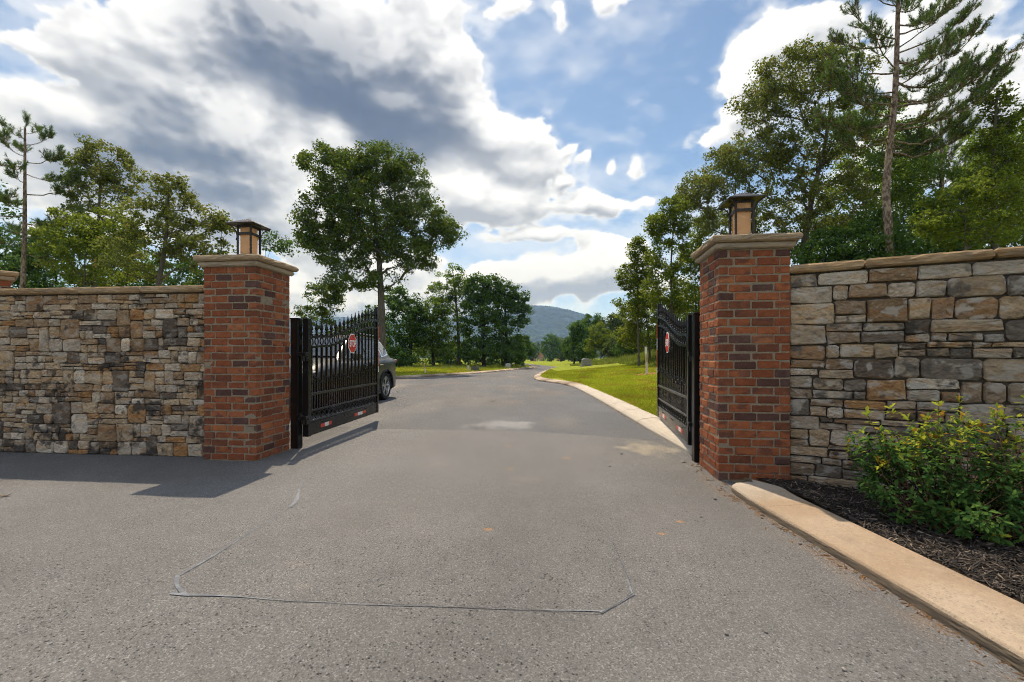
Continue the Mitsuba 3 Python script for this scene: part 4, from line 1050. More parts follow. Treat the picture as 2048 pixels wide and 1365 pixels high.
# ---- cluster of trees beyond the verge on the left
y = 45.0
CL = 'leafy trees clustered beyond the left verge'
tree('grove_tree', 'dark leafy tree just right of the lone oak trunk', [(-9.55, 43, 0), (-9.64, 43, 4), (-10.02, 43, 6.5)], 0.16,
     [E(-10.02, 4.61, 2.0, 2.6, 43, 1.5), E(-10.58, 6.50, 1.3, 1.3, 43, .7), E(-8.88, 4.14, 1.2, 2.2, 43, .8), E(-11.06, 2.25, 1.6, 1.2, 43, .8)], 150, 60, 0.55, 0.22, 'leaf_dark', 'bark_dark', seed=111, drop=0.3)
tree('grove_tree', 'tall slender grey-limbed tree at the top of the grove skyline', [(-5.36, 46, 0), (-5.46, 46, 4), (-5.76, 46, 7.5), (-6.02, 46, 10)], 0.19,
     [E(-6.02, 8.90, 1.7, 1.4, 46, 1), E(-7.28, 7.38, 1.5, 1.3, 46, .7), E(-4.75, 7.63, 1.6, 1.6, 46, .8), E(-6.27, 4.85, 2.6, 2.4, 46, 1), E(-6.52, 2.33, 2.4, 1.5, 46, .5)], 150, 62, 0.5, 0.20, 'leaf_green', seed=112, drop=0.75)
tree('grove_tree', 'dense dark tree in the middle of the grove with a rounded double top', [(-2.71, 44, 0), (-2.80, 44, 4), (-2.85, 44, 8)], 0.2,
     [E(-3.34, 7.59, 1.2, 1.5, 44, .8), E(-1.89, 7.59, 1.3, 1.5, 44, .8), E(-2.85, 4.69, 2.2, 2.6, 44, 1.6), E(-3.09, 1.79, 2.0, 1.4, 44, .9)], 210, 66, 0.55, 0.22, 'leaf_dark', 'bark_dark', seed=113, drop=0.5)
tree('grove_tree', 'dark tree ending the grove, one bough reaching over toward the mountain', [(-0.59, 45, 0), (-0.59, 45, 4), (-0.79, 45, 8)], 0.2,
     [E(-0.69, 7.25, 1.3, 1.3, 45, .8), E(0.40, 6.75, 1.1, 1.3, 45, .6), E(1.14, 5.76, 0.7, 0.7, 45, .25), E(-0.20, 4.28, 1.7, 2.4, 45, 1.3), E(-0.10, 1.56, 1.7, 1.3, 45, .9)], 190, 66, 0.5, 0.21, 'leaf_dark', 'bark_dark', seed=114, drop=0.45)
tree('grove_tree', 'mid green tree with several thin stems left of the slender one', [(-7.54, 44, 0), (-7.83, 44, 3), (-8.03, 44, 6)], 0.14,
     [E(-7.93, 5.66, 1.6, 1.3, 44, .8), E(-8.17, 3.48, 2.2, 1.9, 44, 1.2), E(-6.96, 2.28, 1.5, 1.3, 44, .5)], 130, 56, 0.5, 0.20, 'leaf_green', 'bark_dark', seed=115, drop=0.6)
for k, (px, D, top, w, lm, lab) in enumerate([(795, 40, 700, 1.3, 'leaf_dark', 'low dark bush behind the parked car roof'), (905, 50, 690, 2.2, 'leaf_dark', 'shaded undergrowth bush behind the slender grove tree'), (985, 49, 690, 2.4, 'leaf_dark', 'dark undergrowth bush behind the dark grove stone'), (1042, 56, 672, 1.5, 'leaf_dark', 'dark bush closing the right end of the grove'), (845, 53, 685, 2.6, 'leaf_green', 'green bush seen between the thin stems of the grove')]):
    x = (px - 1024) / 910 * D; h = EYE + (713 - top) / 910 * D
    tree('grove_bush', lab, [(x, D, 0), (x + .1, D, h * .6)], 0.05, [(x, D, h * .55, w, w, h * .5, 1)], 70, 60, 0.5, 0.22, lm, 'bark_dark', seed=120 + k, category='bush', sides=4)
tree('verge_tree', 'mid-sized tree left of the lone oak above the gate spears', [(-16.88, 40, 0), (-16.79, 40, 3), (-16.66, 40, 6)], 0.14,
     [E(-16.53, 6.13, 1.6, 1.5, 40, 1), E(-17.54, 4.81, 1.5, 1.2, 40, .7), E(-16.00, 6.57, 1.2, .9, 40, .5), E(-16.44, 3.05, 1.8, 1.4, 40, .7)], 110, 62, 0.5, 0.19, 'leaf_oak', seed=131)
for k, (px, D, top, w, lab) in enumerate([(720, 42, 640, 1.9, 'dark round tree behind the lone oak trunk'), (750, 48, 610, 1.8, 'dark tree close behind the oak, right of its trunk')]):
    x = (px - 1024) / 910 * D; h = EYE + (713 - top) / 910 * D
    tree('verge_tree', lab, [(x, D, 0), (x + .1, D, h * .7)], 0.12, [(x, D, h * .55, w, w, h * .45, 1)], 110, 62, 0.55, 0.21, 'leaf_dark', 'bark_dark', seed=140 + k)

# ---- behind the left wall
y = 24.0
rl = np.random.default_rng(7)
L1 = [(z, az, L, r) for z, az, L, r in ((12.6, 200, 1.2, .5), (12.3, 80, 1.5, .35), (12.0, 300, 1.6, .3), (11.4, 95, 2.0, .12), (11.2, 260, 2.2, .1), (10.8, 20, 1.8, .1), (10.3, 150, 1.8, .05), (9.7, 80, 2.6, .25), (9.4, 275, 2.2, .05), (8.6, 250, 2.2, .0), (8.2, 100, 2.9, .02), (7.9, 300, 2.0, 0), (7.5, 85, 2.0, -.08), (7.1, 190, 1.8, -.05), (6.6, 70, 1.8, -.1), (12.9, 20, .9, .8), (13.0, 140, .8, .9), (11.7, 180, 1.5, .2), (8.9, 170, 1.6, .1))]
pine('pine_tree', 'slim pine with a bare pole trunk at the far left picture edge', [(-25.90, y, 0), (-25.82, y, 4), (-25.71, y, 8), (-25.69, y, 13.2)], 0.155, L1, 201, per=26, length=0.17, width=0.009, tuft_gap=0.15, bark='bark_pine', sub=9)
tree('hardwood_tree', 'tall airy tree with yellow-green lower boughs second from the left edge', [(-23.97, 26, 0), (-23.83, 26, 4), (-23.66, 26, 8), (-23.49, 26, 12)], 0.17,
     [E(-23.40, 12.39, 1.3, 1.2, 26, .8), E(-24.54, 11.68, 1.0, 1.0, 26, .5), E(-22.40, 11.53, 1.1, 1.2, 26, .6), E(-23.54, 10.25, 2.1, 1.6, 26, 1.1), E(-23.83, 8.39, 2.6, 1.6, 26, 1.0), E(-23.83, 6.68, 2.6, 1.6, 26, .9)], 210, 62, 0.42, 0.15, 'leaf_oak_olive', seed=202, drop=0.7)
tree('hardwood_tree', 'bright yellow-green young tree in front of the airy tall one', [(-20.77, 22, 0), (-20.69, 22, 3), (-20.65, 22, 6)], 0.09,
     [E(-21.13, 7.04, 1.4, 1.2, 22, 1), E(-19.56, 7.40, 1.2, 1.0, 22, .8), E(-20.40, 5.83, 2.2, 1.3, 22, 1.3), E(-18.71, 6.55, .9, .9, 22, .4)], 150, 66, 0.42, 0.13, 'leaf_bright', seed=203, drop=0.3)
tree('hardwood_tree', 'spreading tree with a long bough reaching toward the left lantern', [(-15.91, 20, 0), (-15.69, 20, 3.4), (-15.25, 20, 6), (-15.08, 20, 8.6)], 0.17,
     [E(-15.25, 8.37, 1.1, .9, 20, .9), E(-14.59, 7.82, .9, .8, 20, .5), E(-16.13, 7.16, 1.2, 1.0, 20, .8), E(-14.92, 6.50, 1.3, .9, 20, .9), E(-13.38, 7.16, 1.1, .45, 20, .6), E(-12.73, 6.99, .55, .35, 20, .25), E(-13.71, 5.84, 1.3, .8, 20, .7), E(-16.35, 5.62, 1.5, 1.1, 20, .9)], 220, 60, 0.36, 0.12, 'leaf_oak_olive', seed=204, drop=0.35)
tree('sapling_tree', 'thin twiggy sapling showing right beside the left lantern', [(-9.38, 17, 0), (-9.34, 17, 2.6), (-9.19, 17, 4.6)], 0.045,
     [E(-8.85, 5.42, .75, .35, 17, 1), E(-8.39, 5.24, .35, .25, 17, .35), E(-9.32, 5.55, .4, .3, 17, .3)], 44, 17, 0.28, 0.10, 'leaf_dark', 'bark_dark', seed=205, drop=0.35, r_tip=0.008)
for k, (px, D, top, w, lm, lab) in enumerate([(40, 29, 430, 2.6, 'leaf_dark', 'dark shady tree behind the far left pine'), (110, 31, 440, 2.6, 'leaf_dark', 'dark tree filling in between the left pine and the airy tree'), (250, 30, 470, 2.6, 'leaf_dark', 'dark leafy tree behind the gap left of the spreading tree'), (350, 28, 500, 2.4, 'leaf_dark', 'low dark tree just above the left wall coping'), (440, 27, 505, 1.9, 'leaf_oak', 'small tree just left of the left lantern'), (-70, 26, 330, 3.0, 'leaf_dark', 'leafy tree partly cut off by the left picture edge')]):
    x = (px - 1024) / 910 * D; h = EYE + (713 - top) / 910 * D
    tree('hardwood_tree', lab, [(x, D, 0), (x + .1, D, h * .5), (x, D, h * .8)], 0.13, [(x, D, h * .72, w * .7, w * .7, h * .27, 1), (x, D, h * .5, w, w, h * .32, 1.3)], 130, 62, 0.5, 0.18, lm, 'bark_dark', seed=210 + k)

# ---- right: the tall pine in front, the big oak, the wood behind the wall
y = 19.0
L2 = []
for z, az, L, r in ((9.7, 82, 3.7, .16), (10.1, 60, 3.2, .2), (10.0, 50, 3.0, .1), (10.3, 265, 2.4, .02), (10.2, 290, 2.0, .0), (10.9, 275, 3.0, .06), (11.7, 265, 3.2, .16), (10.8, 100, 4.1, .28), (11.2, 250, 3.0, .12), (11.4, 30, 2.6, .1), (11.9, 80, 3.6, .22), (12.2, 280, 2.6, .22), (12.8, 120, 2.8, .25), (13.2, 240, 2.4, .25), (13.6, 60, 3.0, .25), (14.2, 300, 2.4, .35), (14.6, 110, 2.6, .35), (15.2, 210, 2.0, .4), (15.6, 60, 2.0, .5), (16.2, 330, 1.7, .6), (16.8, 150, 1.4, .8), (17.2, 40, 1.2, .9), (12.4, 180, 2.2, .1), (10.6, 170, 2.4, .1), (14.0, 170, 2.0, .2), (13.4, 95, 3.3, .3), (12.6, 70, 3.8, .2), (14.4, 260, 2.4, .3), (10.2, 75, 3.8, .2), (11.6, 110, 3.8, .2), (12.0, 255, 3.0, .15), (13.0, 285, 2.8, .3), (15.0, 80, 2.4, .35), (13.8, 130, 2.6, .3), (11.0, 300, 2.4, .05), (10.6, 130, 3.2, .1), (15.8, 270, 1.9, .45), (12.2, 40, 3.0, .2)):
    L2.append((z, az, L, r))
pine('pine_tree', 'very tall pine with a long bare scaly trunk rising above the right wall', [(15.89, y, 0), (15.85, y, 3.5), (15.74, y, 6.2), (15.62, y, 8.0), (15.76, y, 9.7), (15.99, y, 12), (16.10, y, 15), (16.14, y, 17.6)], 0.205, L2, 301, per=24, length=0.135, width=0.0075, tuft_gap=0.16, sub=9)
tree('oak_tree', 'broad olive-leaved oak rising behind the right lantern', [(16.15, 25, 0), (16.10, 25, 4), (16.04, 25, 7), (16.51, 25, 10), (17.34, 25.3, 12.6), (17.69, 25.3, 15)], 0.28,
     [E(15.55, 16.36, 2.2, 1.7, 25, 1.2), E(17.47, 16.22, 2.3, 1.8, 25, 1.2), E(13.90, 15.12, 1.7, 1.0, 25, .7), E(13.63, 12.51, 2.0, 1.1, 25, .9), E(11.70, 11.41, 1.8, 1.0, 25, .8), E(10.33, 10.17, 1.3, .9, 25, .6), E(15.82, 12.78, 2.2, 1.6, 25, .9), E(18.02, 13.33, 2.0, 1.8, 25, .8), E(14.73, 9.76, 2.4, 1.6, 25, 1.1), E(17.47, 9.76, 2.0, 2.0, 25, .9), E(11.70, 8.66, 1.7, 1.1, 25, .7), E(14.73, 7.56, 2.0, 1.2, 25, .5)],
     640, 84, 0.50, 0.135, 'leaf_oak_olive', seed=302, drop=0.5)
tree('hardwood_tree', 'dark green tree filling the gap behind the tall pine trunk', [(21.72, 28, 0), (21.57, 28, 5), (21.88, 28, 12)], 0.2,
     [E(22.03, 14.49, 2.4, 2.2, 28, 1), E(23.88, 12.95, 2.0, 2.0, 28, .8), E(22.03, 11.10, 3.0, 2.4, 28, 1.3), E(20.80, 8.33, 3.0, 1.8, 28, 1)], 330, 80, 0.52, 0.155, 'leaf_green', seed=303, drop=0.5)
L3 = [(z, az, L, .75) for z, az, L in zip(np.linspace(10.5, 16.0, 26), np.arange(26) * 137.5 % 360, np.linspace(4.4, 1.6, 26))]
pine('pine_tree', 'flat-topped pine with many bare upswept limbs behind the right edge trees', [(29.23, 31, 0), (29.16, 31, 6), (29.30, 31, 11), (29.23, 31, 17.5)], 0.24, L3, 304, per=20, length=0.2, width=0.010, tuft_gap=0.22, sub=6)
tree('vine_clad_tree', 'vine-covered snag standing up at the right picture edge', [(19.15, 18, 0), (19.11, 18, 5), (19.07, 18, 9), (19.19, 18, 11.6)], 0.17,
     [E(19.15, 10.32, .55, 1.5, 18, .9), E(19.11, 8.74, .8, 1.2, 18, .9), E(19.90, 10.52, .8, .5, 18, .3), E(19.11, 6.76, 1.2, 1.2, 18, .9), E(20.29, 8.74, .9, .9, 18, .5)], 190, 62, 0.34, 0.115, 'leaf_bright', seed=305, drop=0.2)
tree('hardwood_tree', 'sunlit yellow-green tree low at the right picture edge', [(15.10, 15, 0), (15.02, 15, 3), (14.93, 15, 5.2)], 0.12,
     [E(14.44, 6.40, .8, .35, 15, .7), E(15.68, 6.82, .8, .5, 15, .8), E(13.86, 5.58, .7, .35, 15, .7), E(16.50, 6.16, .8, .7, 15, .9), E(15.26, 5.33, 1.3, .5, 15, 1)], 190, 46, 0.30, 0.10, 'leaf_bright', seed=306, drop=0.25)
tree('hardwood_tree', 'tall dense tree cut off by the right picture edge', [(25.05, 22, 0), (25.05, 22, 5), (24.93, 22, 11)], 0.2,
     [E(24.56, 10.42, 2.0, 1.8, 22, 1), E(26.25, 11.63, 2.0, 2.2, 22, .8), E(24.56, 8.25, 2.4, 1.8, 22, 1)], 180, 70, 0.48, 0.16, 'leaf_green', seed=307)
for k, (px, D, top, w, lm, lab) in enumerate([(1650, 21, 455, 1.8, 'leaf_dark', 'dark understory tree right of the right lantern above the coping'), (1735, 20, 420, 1.7, 'leaf_dark', 'dark understory tree against the foot of the tall pine'), (1850, 19, 400, 1.9, 'leaf_dark', 'dark understory tree right of the tall pine trunk'), (1880, 26, 300, 2.4, 'leaf_green', 'green tree in the second row behind the bright edge tree'), (1960, 25, 250, 2.2, 'leaf_green', 'green tree behind the vine-covered snag'), (1490, 29, 420, 2.3, 'leaf_oak', 'leafy tree left of the right lantern behind the oak'), (1790, 34, 250, 2.6, 'leaf_green', 'tree showing thinly behind the pine trunk near its bend')]):
    x = (px - 1024) / 910 * D; h = EYE + (713 - top) / 910 * D
    tree('hardwood_tree', lab, [(x, D, 0), (x + .1, D, h * .5), (x, D, h * .8)], 0.12, [(x, D, h * .74, w * .75, w * .75, h * .25, 1), (x, D, h * .5, w, w, h * .32, 1.5)], 165, 66, 0.46, 0.15, lm, 'bark_dark', seed=310 + k)

# ---- right of the road
tree('sweetgum_tree', 'slender upright young tree behind the right gate leaf', [(8.55, 24, 0.4), (8.47, 24, 3), (8.39, 24, 6), (8.65, 24, 9.4)], 0.085,
     [E(8.47, 8.89, .7, 1.0, 24, .6), E(7.67, 8.10, .6, .7, 24, .4), E(8.99, 8.36, .6, .9, 24, .4), E(8.20, 6.52, 1.2, 1.0, 24, .9), E(8.33, 4.67, 1.5, 1.0, 24, .9), E(8.60, 3.09, 1.4, .9, 24, .5)], 230, 62, 0.36, 0.125, 'leaf_bright', seed=401, drop=0.55, wob=.06)
tree('sweetgum_tree', 'thin young tree standing a little left of the upright one', [(7.54, 27, 0.3), (7.48, 27, 3), (7.42, 27, 7.3)], 0.07,
     [E(7.45, 7.48, .45, .8, 27, .6), E(7.06, 5.85, .75, .9, 27, .8), E(7.83, 6.15, .6, 1.0, 27, .6), E(7.30, 4.22, 1.1, .8, 27, .8)], 150, 56, 0.34, 0.125, 'leaf_bright', seed=402, drop=0.55, wob=.06)
tree('understory_tree', 'wide golden-green tree left of the right gate leaf', [(9.10, 30, 0.5), (9.03, 30, 2.2), (8.77, 30, 4.2)], 0.09,
     [E(8.44, 4.89, 1.3, .9, 30, 1), E(7.85, 3.24, 1.0, 1.2, 30, 1), E(9.76, 4.23, 1.3, 1.3, 30, 1), E(8.60, 2.58, 1.6, 1.0, 30, 1.1), E(11.08, 2.91, 1.3, 1.0, 30, .6)], 190, 62, 0.40, 0.135, 'leaf_yellow', seed=403, drop=0.25)
tree('understory_tree', 'pale open tree behind the right brick pier edge', [(12.64, 31, 0.5), (12.54, 31, 4), (12.47, 31, 7)], 0.10,
     [E(12.64, 7.74, 1.2, 1.3, 31, 1), E(12.13, 5.01, 1.3, 1.3, 31, 1), E(13.49, 9.78, 1.3, 1.2, 31, .8)], 190, 60, 0.42, 0.14, 'leaf_bright', seed=404, drop=0.45)
tree('willow_tree', 'small round light green tree on the grass edge past the headstone', [(9.78, 50, 0.5), (9.78, 50, 2), (9.78, 50, 3.6)], 0.08,
     [E(9.78, 3.42, 1.7, 1.5, 50, 1.2), E(9.01, 2.32, 1.2, .9, 50, .5), E(10.77, 2.43, 1.1, .9, 50, .5)], 110, 60, 0.42, 0.17, 'leaf_bright', seed=405, drop=0.5)
for k, (px, D, top, w, lm, lab) in enumerate([(1160, 58, 640, 1.7, 'leaf_dark', 'dark tree at the bend of the road left of the small round tree'), (1148, 62, 665, 1.5, 'leaf_dark', 'low dark tree where the road disappears'), (1185, 66, 625, 2.2, 'leaf_dark', 'taller dark tree behind the small round tree'), (1225, 60, 628, 2.2, 'leaf_far', 'tree between the small round tree and the golden one'), (1245, 68, 622, 2.4, 'leaf_dark', 'distant dark tree behind the golden tree'), (1172, 56, 680, 1.1, 'leaf_dark', 'dark bush behind the grey headstone')]):
    x = (px - 1024) / 910 * D; h = EYE + (713 - top) / 910 * D
    tree('roadside_tree', lab, [(x, D, 0), (x + .1, D, h * .5), (x, D, h * .8)], 0.12, [(x, D, h * .74, w * .75, w * .75, h * .25, 1), (x, D, h * .5, w, w, h * .36, 1.6)], 120, 56, 0.52, 0.24, lm, 'bark_dark', seed=410 + k)
for k, (px, D, top, w, lm, lab) in enumerate([(1103, 150, 668, 3.4, 'leaf_dark', 'dark tree in front of the far brick ruin'), (1122, 158, 676, 3.2, 'leaf_far', 'tree at the right of the far brick ruin'), (1075, 230, 684, 5, 'leaf_far', 'hazy tree behind the far brick gable'), (1138, 190, 680, 4, 'leaf_bright', 'light green far tree right of the ruin'), (1062, 200, 686, 3.4, 'leaf_dark', 'dark far tree left of the brick gable'), (1150, 120, 676, 3.2, 'leaf_far', 'far tree beyond the end of the bank')]):
    x = (px - 1024) / 910 * D; h = (713 - top) / 910 * D + EYE + 1.3
    tree('far_tree', lab, [(x, D, -1.3), (x, D, h * .5 - 1.3)], 0.2, [(x, D, h * .55 - 1.3, w, w, h * .45, 1)], 110, 30, 0.9, 0.55, lm, 'bark_dark', seed=430 + k, r_tip=0.03, sides=4)

for k, (px, D, top, w, lm, lab) in enumerate([(1262, 42, 662, 1.5, 'leaf_dark', 'shadowy bush under the golden-green tree, left side'), (1305, 40, 655, 1.8, 'leaf_dark', 'shadowy bush under the golden-green tree, right side'), (1350, 38, 640, 2.0, 'leaf_green', 'green thicket behind the slender upright tree'), (1410, 36, 600, 2.4, 'leaf_dark', 'dark thicket behind the right brick pier'), (1232, 46, 676, 1.2, 'leaf_far', 'low bush between the small round tree and the weeds')]):
    x = (px - 1024) / 910 * D; z0 = float(bank(np.array([x]), np.array([float(D)]))[0]) - .1; h = EYE + (713 - top) / 910 * D - z0
    tree('thicket_bush', lab, [(x, D, z0), (x + .1, D, z0 + h * .6)], 0.05, [(x, D, z0 + h * .5, w, w, h * .5, 1)], 90, 60, 0.45, 0.17, lm, 'bark_dark', seed=450 + k, category='bush', sides=4)

# ---- far-off wood in the valley
rw = np.random.default_rng(55)
V, F, U = [], [], []; at_ = 0
for k in range(230):
    D = rw.uniform(280, 760); px = rw.uniform(985, 1330) if k % 2 else rw.uniform(540, 1050)
    x = (px - 1024) / 910 * D; h = rw.uniform(9, 15); w = rw.uniform(3.5, 6)
    c = clump_points(rw, [(x, D, far_fall(D) + h * .55, w, w, h * .45, 1)], 16)
    v, f, u = leaves(rw, c, 9, 1.7, 1.5)
    V.append(v); F.append(f + at_); U.append(u); at_ += len(v)
obj('distant_wood', (np.vstack(V), np.vstack(F)), 'leaf_far', uv=np.vstack(U), kind='stuff', category='wood', label='far-off mixed wood on the valley floor below the mountain')

# ---- the wooded mountain
def ridge(x):
    pts = np.array([(-5200, 150), (-3300, 210), (-1500, 215), (-1150, 232), (-900, 236), (-700, 215), (-330, 235), (-60, 262), (40, 288), (110, 301), (200, 303), (290, 290), (360, 270), (440, 240), (560, 200), (720, 150), (1000, 110), (1600, 80), (3500, 60), (5200, 50)], float)
    return 0.945 * np.interp(x, pts[:, 0], pts[:, 1])
mx_ = np.concatenate([np.linspace(-5200, -1500, 40), np.arange(-1480, 1200, 11.0), np.linspace(1220, 5200, 40)]); my_ = np.concatenate([np.arange(900, 2760, 15.0), np.arange(2800, 4200, 90)])
def mountain(X, Y):
    q = np.stack([X / 420, Y / 420, 0 * X], -1)
    f = (meshkit.fbm(q, 5, 8) - 0.5) * 0.45
    s = ss(900, 2600, Y + 500 * f); s = s * (1 - 0.25 * ss(2700, 4200, Y))
    h = ridge(X + 60 * f) * (s ** 1.25)
    tops = 5.5 * meshkit.noise(np.stack([X / 13.0, Y / 13.0, 0 * X], -1), 4) + 4 * meshkit.noise(np.stack([X / 31.0, Y / 31.0, 0 * X], -1), 9)
    return h * (1 + 0.35 * f * (1 - s)) - 14 + tops * ss(900, 1000, Y)
obj('mountain', grid(mx_, my_, mountain), 'forest_slope', smooth=True, kind='structure', label='long wooded mountain with a rounded summit on the horizon')

# ------------------------------------------------------------------ grass, weeds, mulch
def blades(rng, P, h, w, lean=0.5):
    N = len(P); a = rng.random(N) * 2 * PI; s = np.column_stack([np.cos(a), np.sin(a), 0 * a]) * (w * rng.uniform(.7, 1.3, N))[:, None]
    l = rng.normal(0, lean, (N, 2)); H = (h * rng.uniform(0.45, 1.25, N))
    tip = P + np.column_stack([l[:, 0] * H, l[:, 1] * H, H])
    v = np.stack([P - s, P + s, tip], 1).reshape(-1, 3)
    return v, np.arange(3 * N).reshape(-1, 3), np.repeat(np.column_stack([rng.random(N), rng.random(N)]), 3, axis=0)
rg = np.random.default_rng(77)
def on_grass(x, y, gap=0.05): return shapely.distance(paved, shapely.points(x, y)) > gap
def scatter(n, x0, x1, y0, y1, power=1.0):
    y = y0 + (y1 - y0) * rg.random(n) ** power; x = rg.uniform(x0, x1, n)
    k = on_grass(x, y, 0.34); return x[k], y[k]
def soil(x, y): return np.hypot((x - 6.0) / 1.0, (y - 19.5) / 0.8) < 0.85 + 0.5 * (meshkit.fbm(np.column_stack([x * 2, y * 2, 0 * x]), 3) - 0.5)
x1, y1 = scatter(190000, 2.4, 9.5, 5.2, 30, 1.5)
x2, y2 = scatter(45000, -9.5, 3.0, 22, 45, 1.0)
xx, yy = np.r_[x1, x2], np.r_[y1, y2]; k = ~soil(xx, yy); xx, yy = xx[k], yy[k]
dist = np.hypot(xx, yy)
v, f, uv = blades(rg, np.column_stack([xx, yy, ground_z(xx, yy) - 0.005]), 0.055 + 0.012 * np.minimum(dist, 40) / 10 * (meshkit.fbm(np.column_stack([xx, yy, 0 * xx]), 3) + .5), 0.004 + 0.0007 * dist, 0.55)
obj('grass', (v, f), 'grass_blade', uv=uv, kind='stuff', category='grass', label='short mown grass covering the bank and the verge')
# tall weeds along the top of the bank and under the grove
def weed_line():
    x, y = [], []
    for n, x0, x1, y0, y1 in ((30000, 8.0, 15, 24, 38), (14000, 5.8, 12, 36, 46), (9000, -10.5, 0.5, 37, 50), (3500, -7, 2, 44, 56)):
        a, b = scatter(n, x0, x1, y0, y1); x.append(a); y.append(b)
    return np.concatenate(x), np.concatenate(y)
xx, yy = weed_line(); cl = meshkit.fbm(np.column_stack([xx * 0.7, yy * 0.5, 0 * xx]), 4, 3)
k = cl > 0.40; xx, yy, cl = xx[k], yy[k], cl[k]
top = np.where(xx > 2, 0.62 * ss(7.6, 10.5, xx + 0.12 * (yy - 30) * (yy > 33)) + .22, 0.30)
v, f, uv = blades(rg, np.column_stack([xx, yy, ground_z(xx, yy) - 0.01]), top * (0.4 + 1.2 * (cl - .3)), 0.022, 0.22)
obj('weeds', (v, f), 'weed_blade', uv=uv, kind='stuff', category='weeds', label='tall unmown weeds along the top of the bank and under the grove')

# mulch bed behind the tan kerb
def mulch_z(x, y): return 0.035 + 0.028 * np.clip((2.75 - x) * 2, 0, 1) + 0.05 * (meshkit.fbm(np.stack([x * 2.2, y * 2.2, 0 * x], -1), 3, 6) - 0.5) - 0.03 * ss(3.4, 4.0, y)
obj('mulch_bed', grid(np.arange(2.255, 6.6, 0.05), np.arange(-7, 4.6, 0.05), mulch_z), 'mulch_soil', smooth=True, kind='structure', label='dark mulched planting bed between kerb and right stone wall')
N = 17000
cx_ = 2.275 + 3.2 * rg.random(N) ** 1.35; cy_ = rg.uniform(0.6, 4.25, N)
wall_y = 4.225 - (cx_ - 2.566) * math.tan(math.radians(28.6)) + 0.02
k = (cy_ < wall_y - 0.02) & ((cx_ > 2.60) | (cy_ < 4.10) ) & (np.hypot(cx_, cy_) < 6); cx_, cy_ = cx_[k], cy_[k]; N = len(cx_)
hx, hy, hz = rg.gamma(3, 0.0085, N).clip(0.008, 0.06), rg.uniform(0.0022, 0.0065, N), rg.uniform(0.001, 0.003, N)
b = np.array([[-1, -.6, -1], [1, -.3, -1], [.8, .5, -1], [-.9, .7, -1], [-1, -.6, 1], [1, -.3, 1], [.8, .5, 1], [-.9, .7, 1]], float)
v = b[None] * np.stack([hx, hy, hz], -1)[:, None]
yaw, pit, rol = rg.random(N) * 2 * PI, rg.normal(0, .28, N), rg.normal(0, .5, N)
c, s = np.cos(rol)[:, None], np.sin(rol)[:, None]; v = np.stack([v[..., 0], c * v[..., 1] - s * v[..., 2], s * v[..., 1] + c * v[..., 2]], -1)
c, s = np.cos(pit)[:, None], np.sin(pit)[:, None]; v = np.stack([c * v[..., 0] + s * v[..., 2], v[..., 1], -s * v[..., 0] + c * v[..., 2]], -1)
c, s = np.cos(yaw)[:, None], np.sin(yaw)[:, None]; v = np.stack([c * v[..., 0] - s * v[..., 1], s * v[..., 0] + c * v[..., 1], v[..., 2]], -1)
v = v + np.stack([cx_, cy_, mulch_z(cx_, cy_) + 0.006 + 0.012 * rg.random(N)], -1)[:, None]
bf = np.vstack([BOXF[1:, [0, 1, 2]], BOXF[1:, [0, 2, 3]]])
obj('mulch', (v.reshape(-1, 3), (np.arange(N)[:, None, None] * 8 + bf[None]).reshape(-1, 3)), 'mulch_chip', uv=np.repeat(np.column_stack([rg.random(N), rg.random(N)]), 8, axis=0), kind='stuff', category='mulch', label='dark shredded bark chips scattered over the planting bed')

